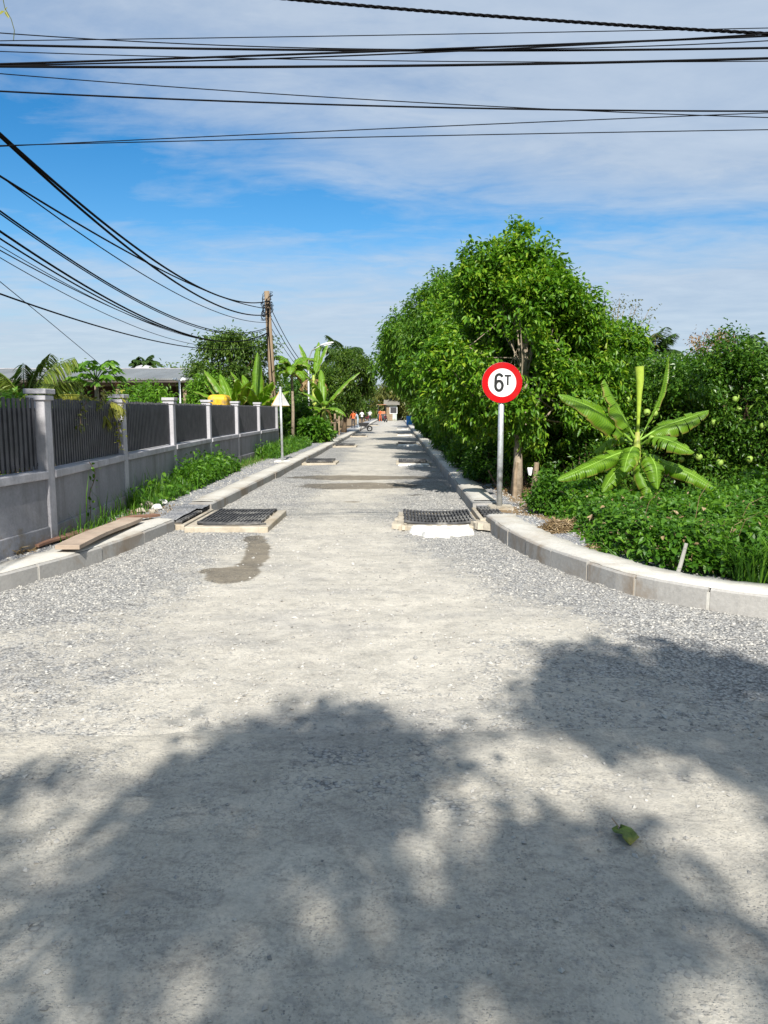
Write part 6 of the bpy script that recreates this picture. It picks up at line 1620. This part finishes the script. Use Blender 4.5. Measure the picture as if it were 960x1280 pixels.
# ------------------------------------------------------------------ trees behind the viewer that shade the crossing
edge = np.array([(-400, 1000), (-100, 1010), (0, 1040), (45, 1052), (90, 1040), (135, 1005), (185, 962), (235, 925), (290, 897), (340, 890), (385, 876), (430, 866), (468, 884), (510, 897), (560, 908), (602, 900), (640, 884), (650, 858), (655, 835), (690, 811), (735, 798), (800, 801), (860, 795), (920, 812), (960, 830), (1050, 840), (1500, 880)])
holes = [(535, 890, 56, 14), (655, 955, 78, 40), (622, 992, 54, 26), (705, 1000, 50, 50), (765, 968, 62, 20), (832, 985, 84, 34), (885, 1030, 66, 38), (945, 1085, 46, 50), (405, 1135, 44, 44), (12, 1190, 60, 56), (235, 1255, 74, 62), (905, 1232, 64, 60), (925, 1160, 40, 26), (640, 1340, 60, 40), (545, 1058, 42, 26),
         (650, 905, 40, 12), (120, 1075, 44, 22), (520, 1165, 34, 22), (60, 1420, 70, 60), (430, 1460, 60, 40), (300, 1130, 14, 12)]
def pix(x, y):
    c_, s_ = math.cos(-YAW), math.sin(-YAW); X = x * c_ - y * s_; Y = x * s_ + y * c_; Z = -EYE
    f_ = Y * math.cos(PITCH) - Z * math.sin(PITCH); u = Y * math.sin(PITCH) + Z * math.cos(PITCH); return CX + F * X / f_, CY - F * u / f_
def shaded(x, y):
    vis = y > 1.2; px, py = pix(x, np.maximum(y, 1.2))
    r = np.where(vis, py - 4 > np.interp(px, edge[:, 0], edge[:, 1]), True) & (y < 5.6)
    for hx, hy, hrx, hry in holes: r &= ~((((px - hx) / hrx) ** 2 + ((py - hy) / hry) ** 2 < 1) & vis)
    return r | (vis & (((px - 65) / 66) ** 2 + ((py - 985) / 24) ** 2 < 1))
n = 26000; x = rng.uniform(-6.5, 7, n); y = rng.uniform(-2.5, 6.2, n)
sh_ = shaded(x, y)
for ox, oy in ((.12, 0), (-.12, 0), (0, .14), (0, -.14)): sh_ &= shaded(x + ox, y + oy)
strict = sh_.copy(); loose = shaded(x, y) & (rng.random(n) < .22)
sh_ = (strict & ((fbm(x * 3.2, y * 3.2, 420, 3) > .385) | (rng.random(n) < .25))) | loose
sh_ &= np.where(y > 1.0, 1.0, .35) > rng.random(n)
x, y = x[sh_], y[sh_]; hgt = np.where(rng.random(len(x)) < .16, 4.3 + 1.4 * rng.random(len(x)), 7.0 + 2.6 * rng.random(len(x)) ** 1.2) + .5 * fbm(x, y, 400)
Q = np.stack([x, y, 0 * x], 1) + (tosun / tosun[2])[None] * hgt[:, None]
# the left crown also dapples the near fence posts
n2 = 900; yw = rng.uniform(6.6, 11.6, n2); xw = rng.uniform(-5.0, 0, n2) * .25 + np.interp(yw, [p[1] for p in FP], [p[0] for p in FP]) + .06; zw = rng.uniform(.2, 2.0, n2)
gapn = fbm(yw * 1.1, zw * 3, 410, 3); kp = gapn > .36; Tw = np.stack([xw, yw, zw], 1)[kp]
hw = 7.4 + 1.6 * rng.random(len(Tw)); Q2 = Tw + (tosun / tosun[2])[None] * (hw - Tw[:, 2])[:, None]
x = np.concatenate([x, np.full(len(Q2), -5.0)]); Q = np.vstack([Q, Q2])
GS = 'shade trees behind the crossing'
for lab, bx, sel in (('spreading shade tree on the near side of the crossing, left of the viewer', -2.4, x < .6), ('spreading shade tree on the near side of the crossing, right of the viewer', 3.2, x >= .6)):
    q = Q[sel]; t = thing('shade_tree', lab, 'tree', (bx, -9.2, 0), GS)
    m = MB(); limbs(m, (bx, -9.2, 0), (bx, -8.4, 7.2), q, 70, .26); m.build('trunk', M['bark'], t, smooth=True)
    m = MB(); whorls(m, q, rand_dirs(len(q)), 6, .17, .08, .08, 0, .2, .5); m.build('crown', M['leaf_big'], t)
# tendril hanging from the cable at the top left
P = np.array([at(2, -10, 6.35), at(6, 10, 6.35), at(14, 24, 6.35), at(18, 38, 6.35), at(17, 50, 6.35)])
tv = MB().tube(P, .003, 5).build('tendril', M['leaf_olive'], loc=tuple(P[0])); l = MB(); leaf_mesh(l, np.tile(at(6, 14, 6.35), (3, 1)), np.array([(.4, 0, -.6), (-.3, -.3, -.3), (.2, .2, .6)]), np.full(3, .05), np.full(3, .03), 1); l.build('leaves', M['palm_yellow'], tv)
tag(tv, 'thin green tendril curling down at the top left corner above the cables', 'tendril')
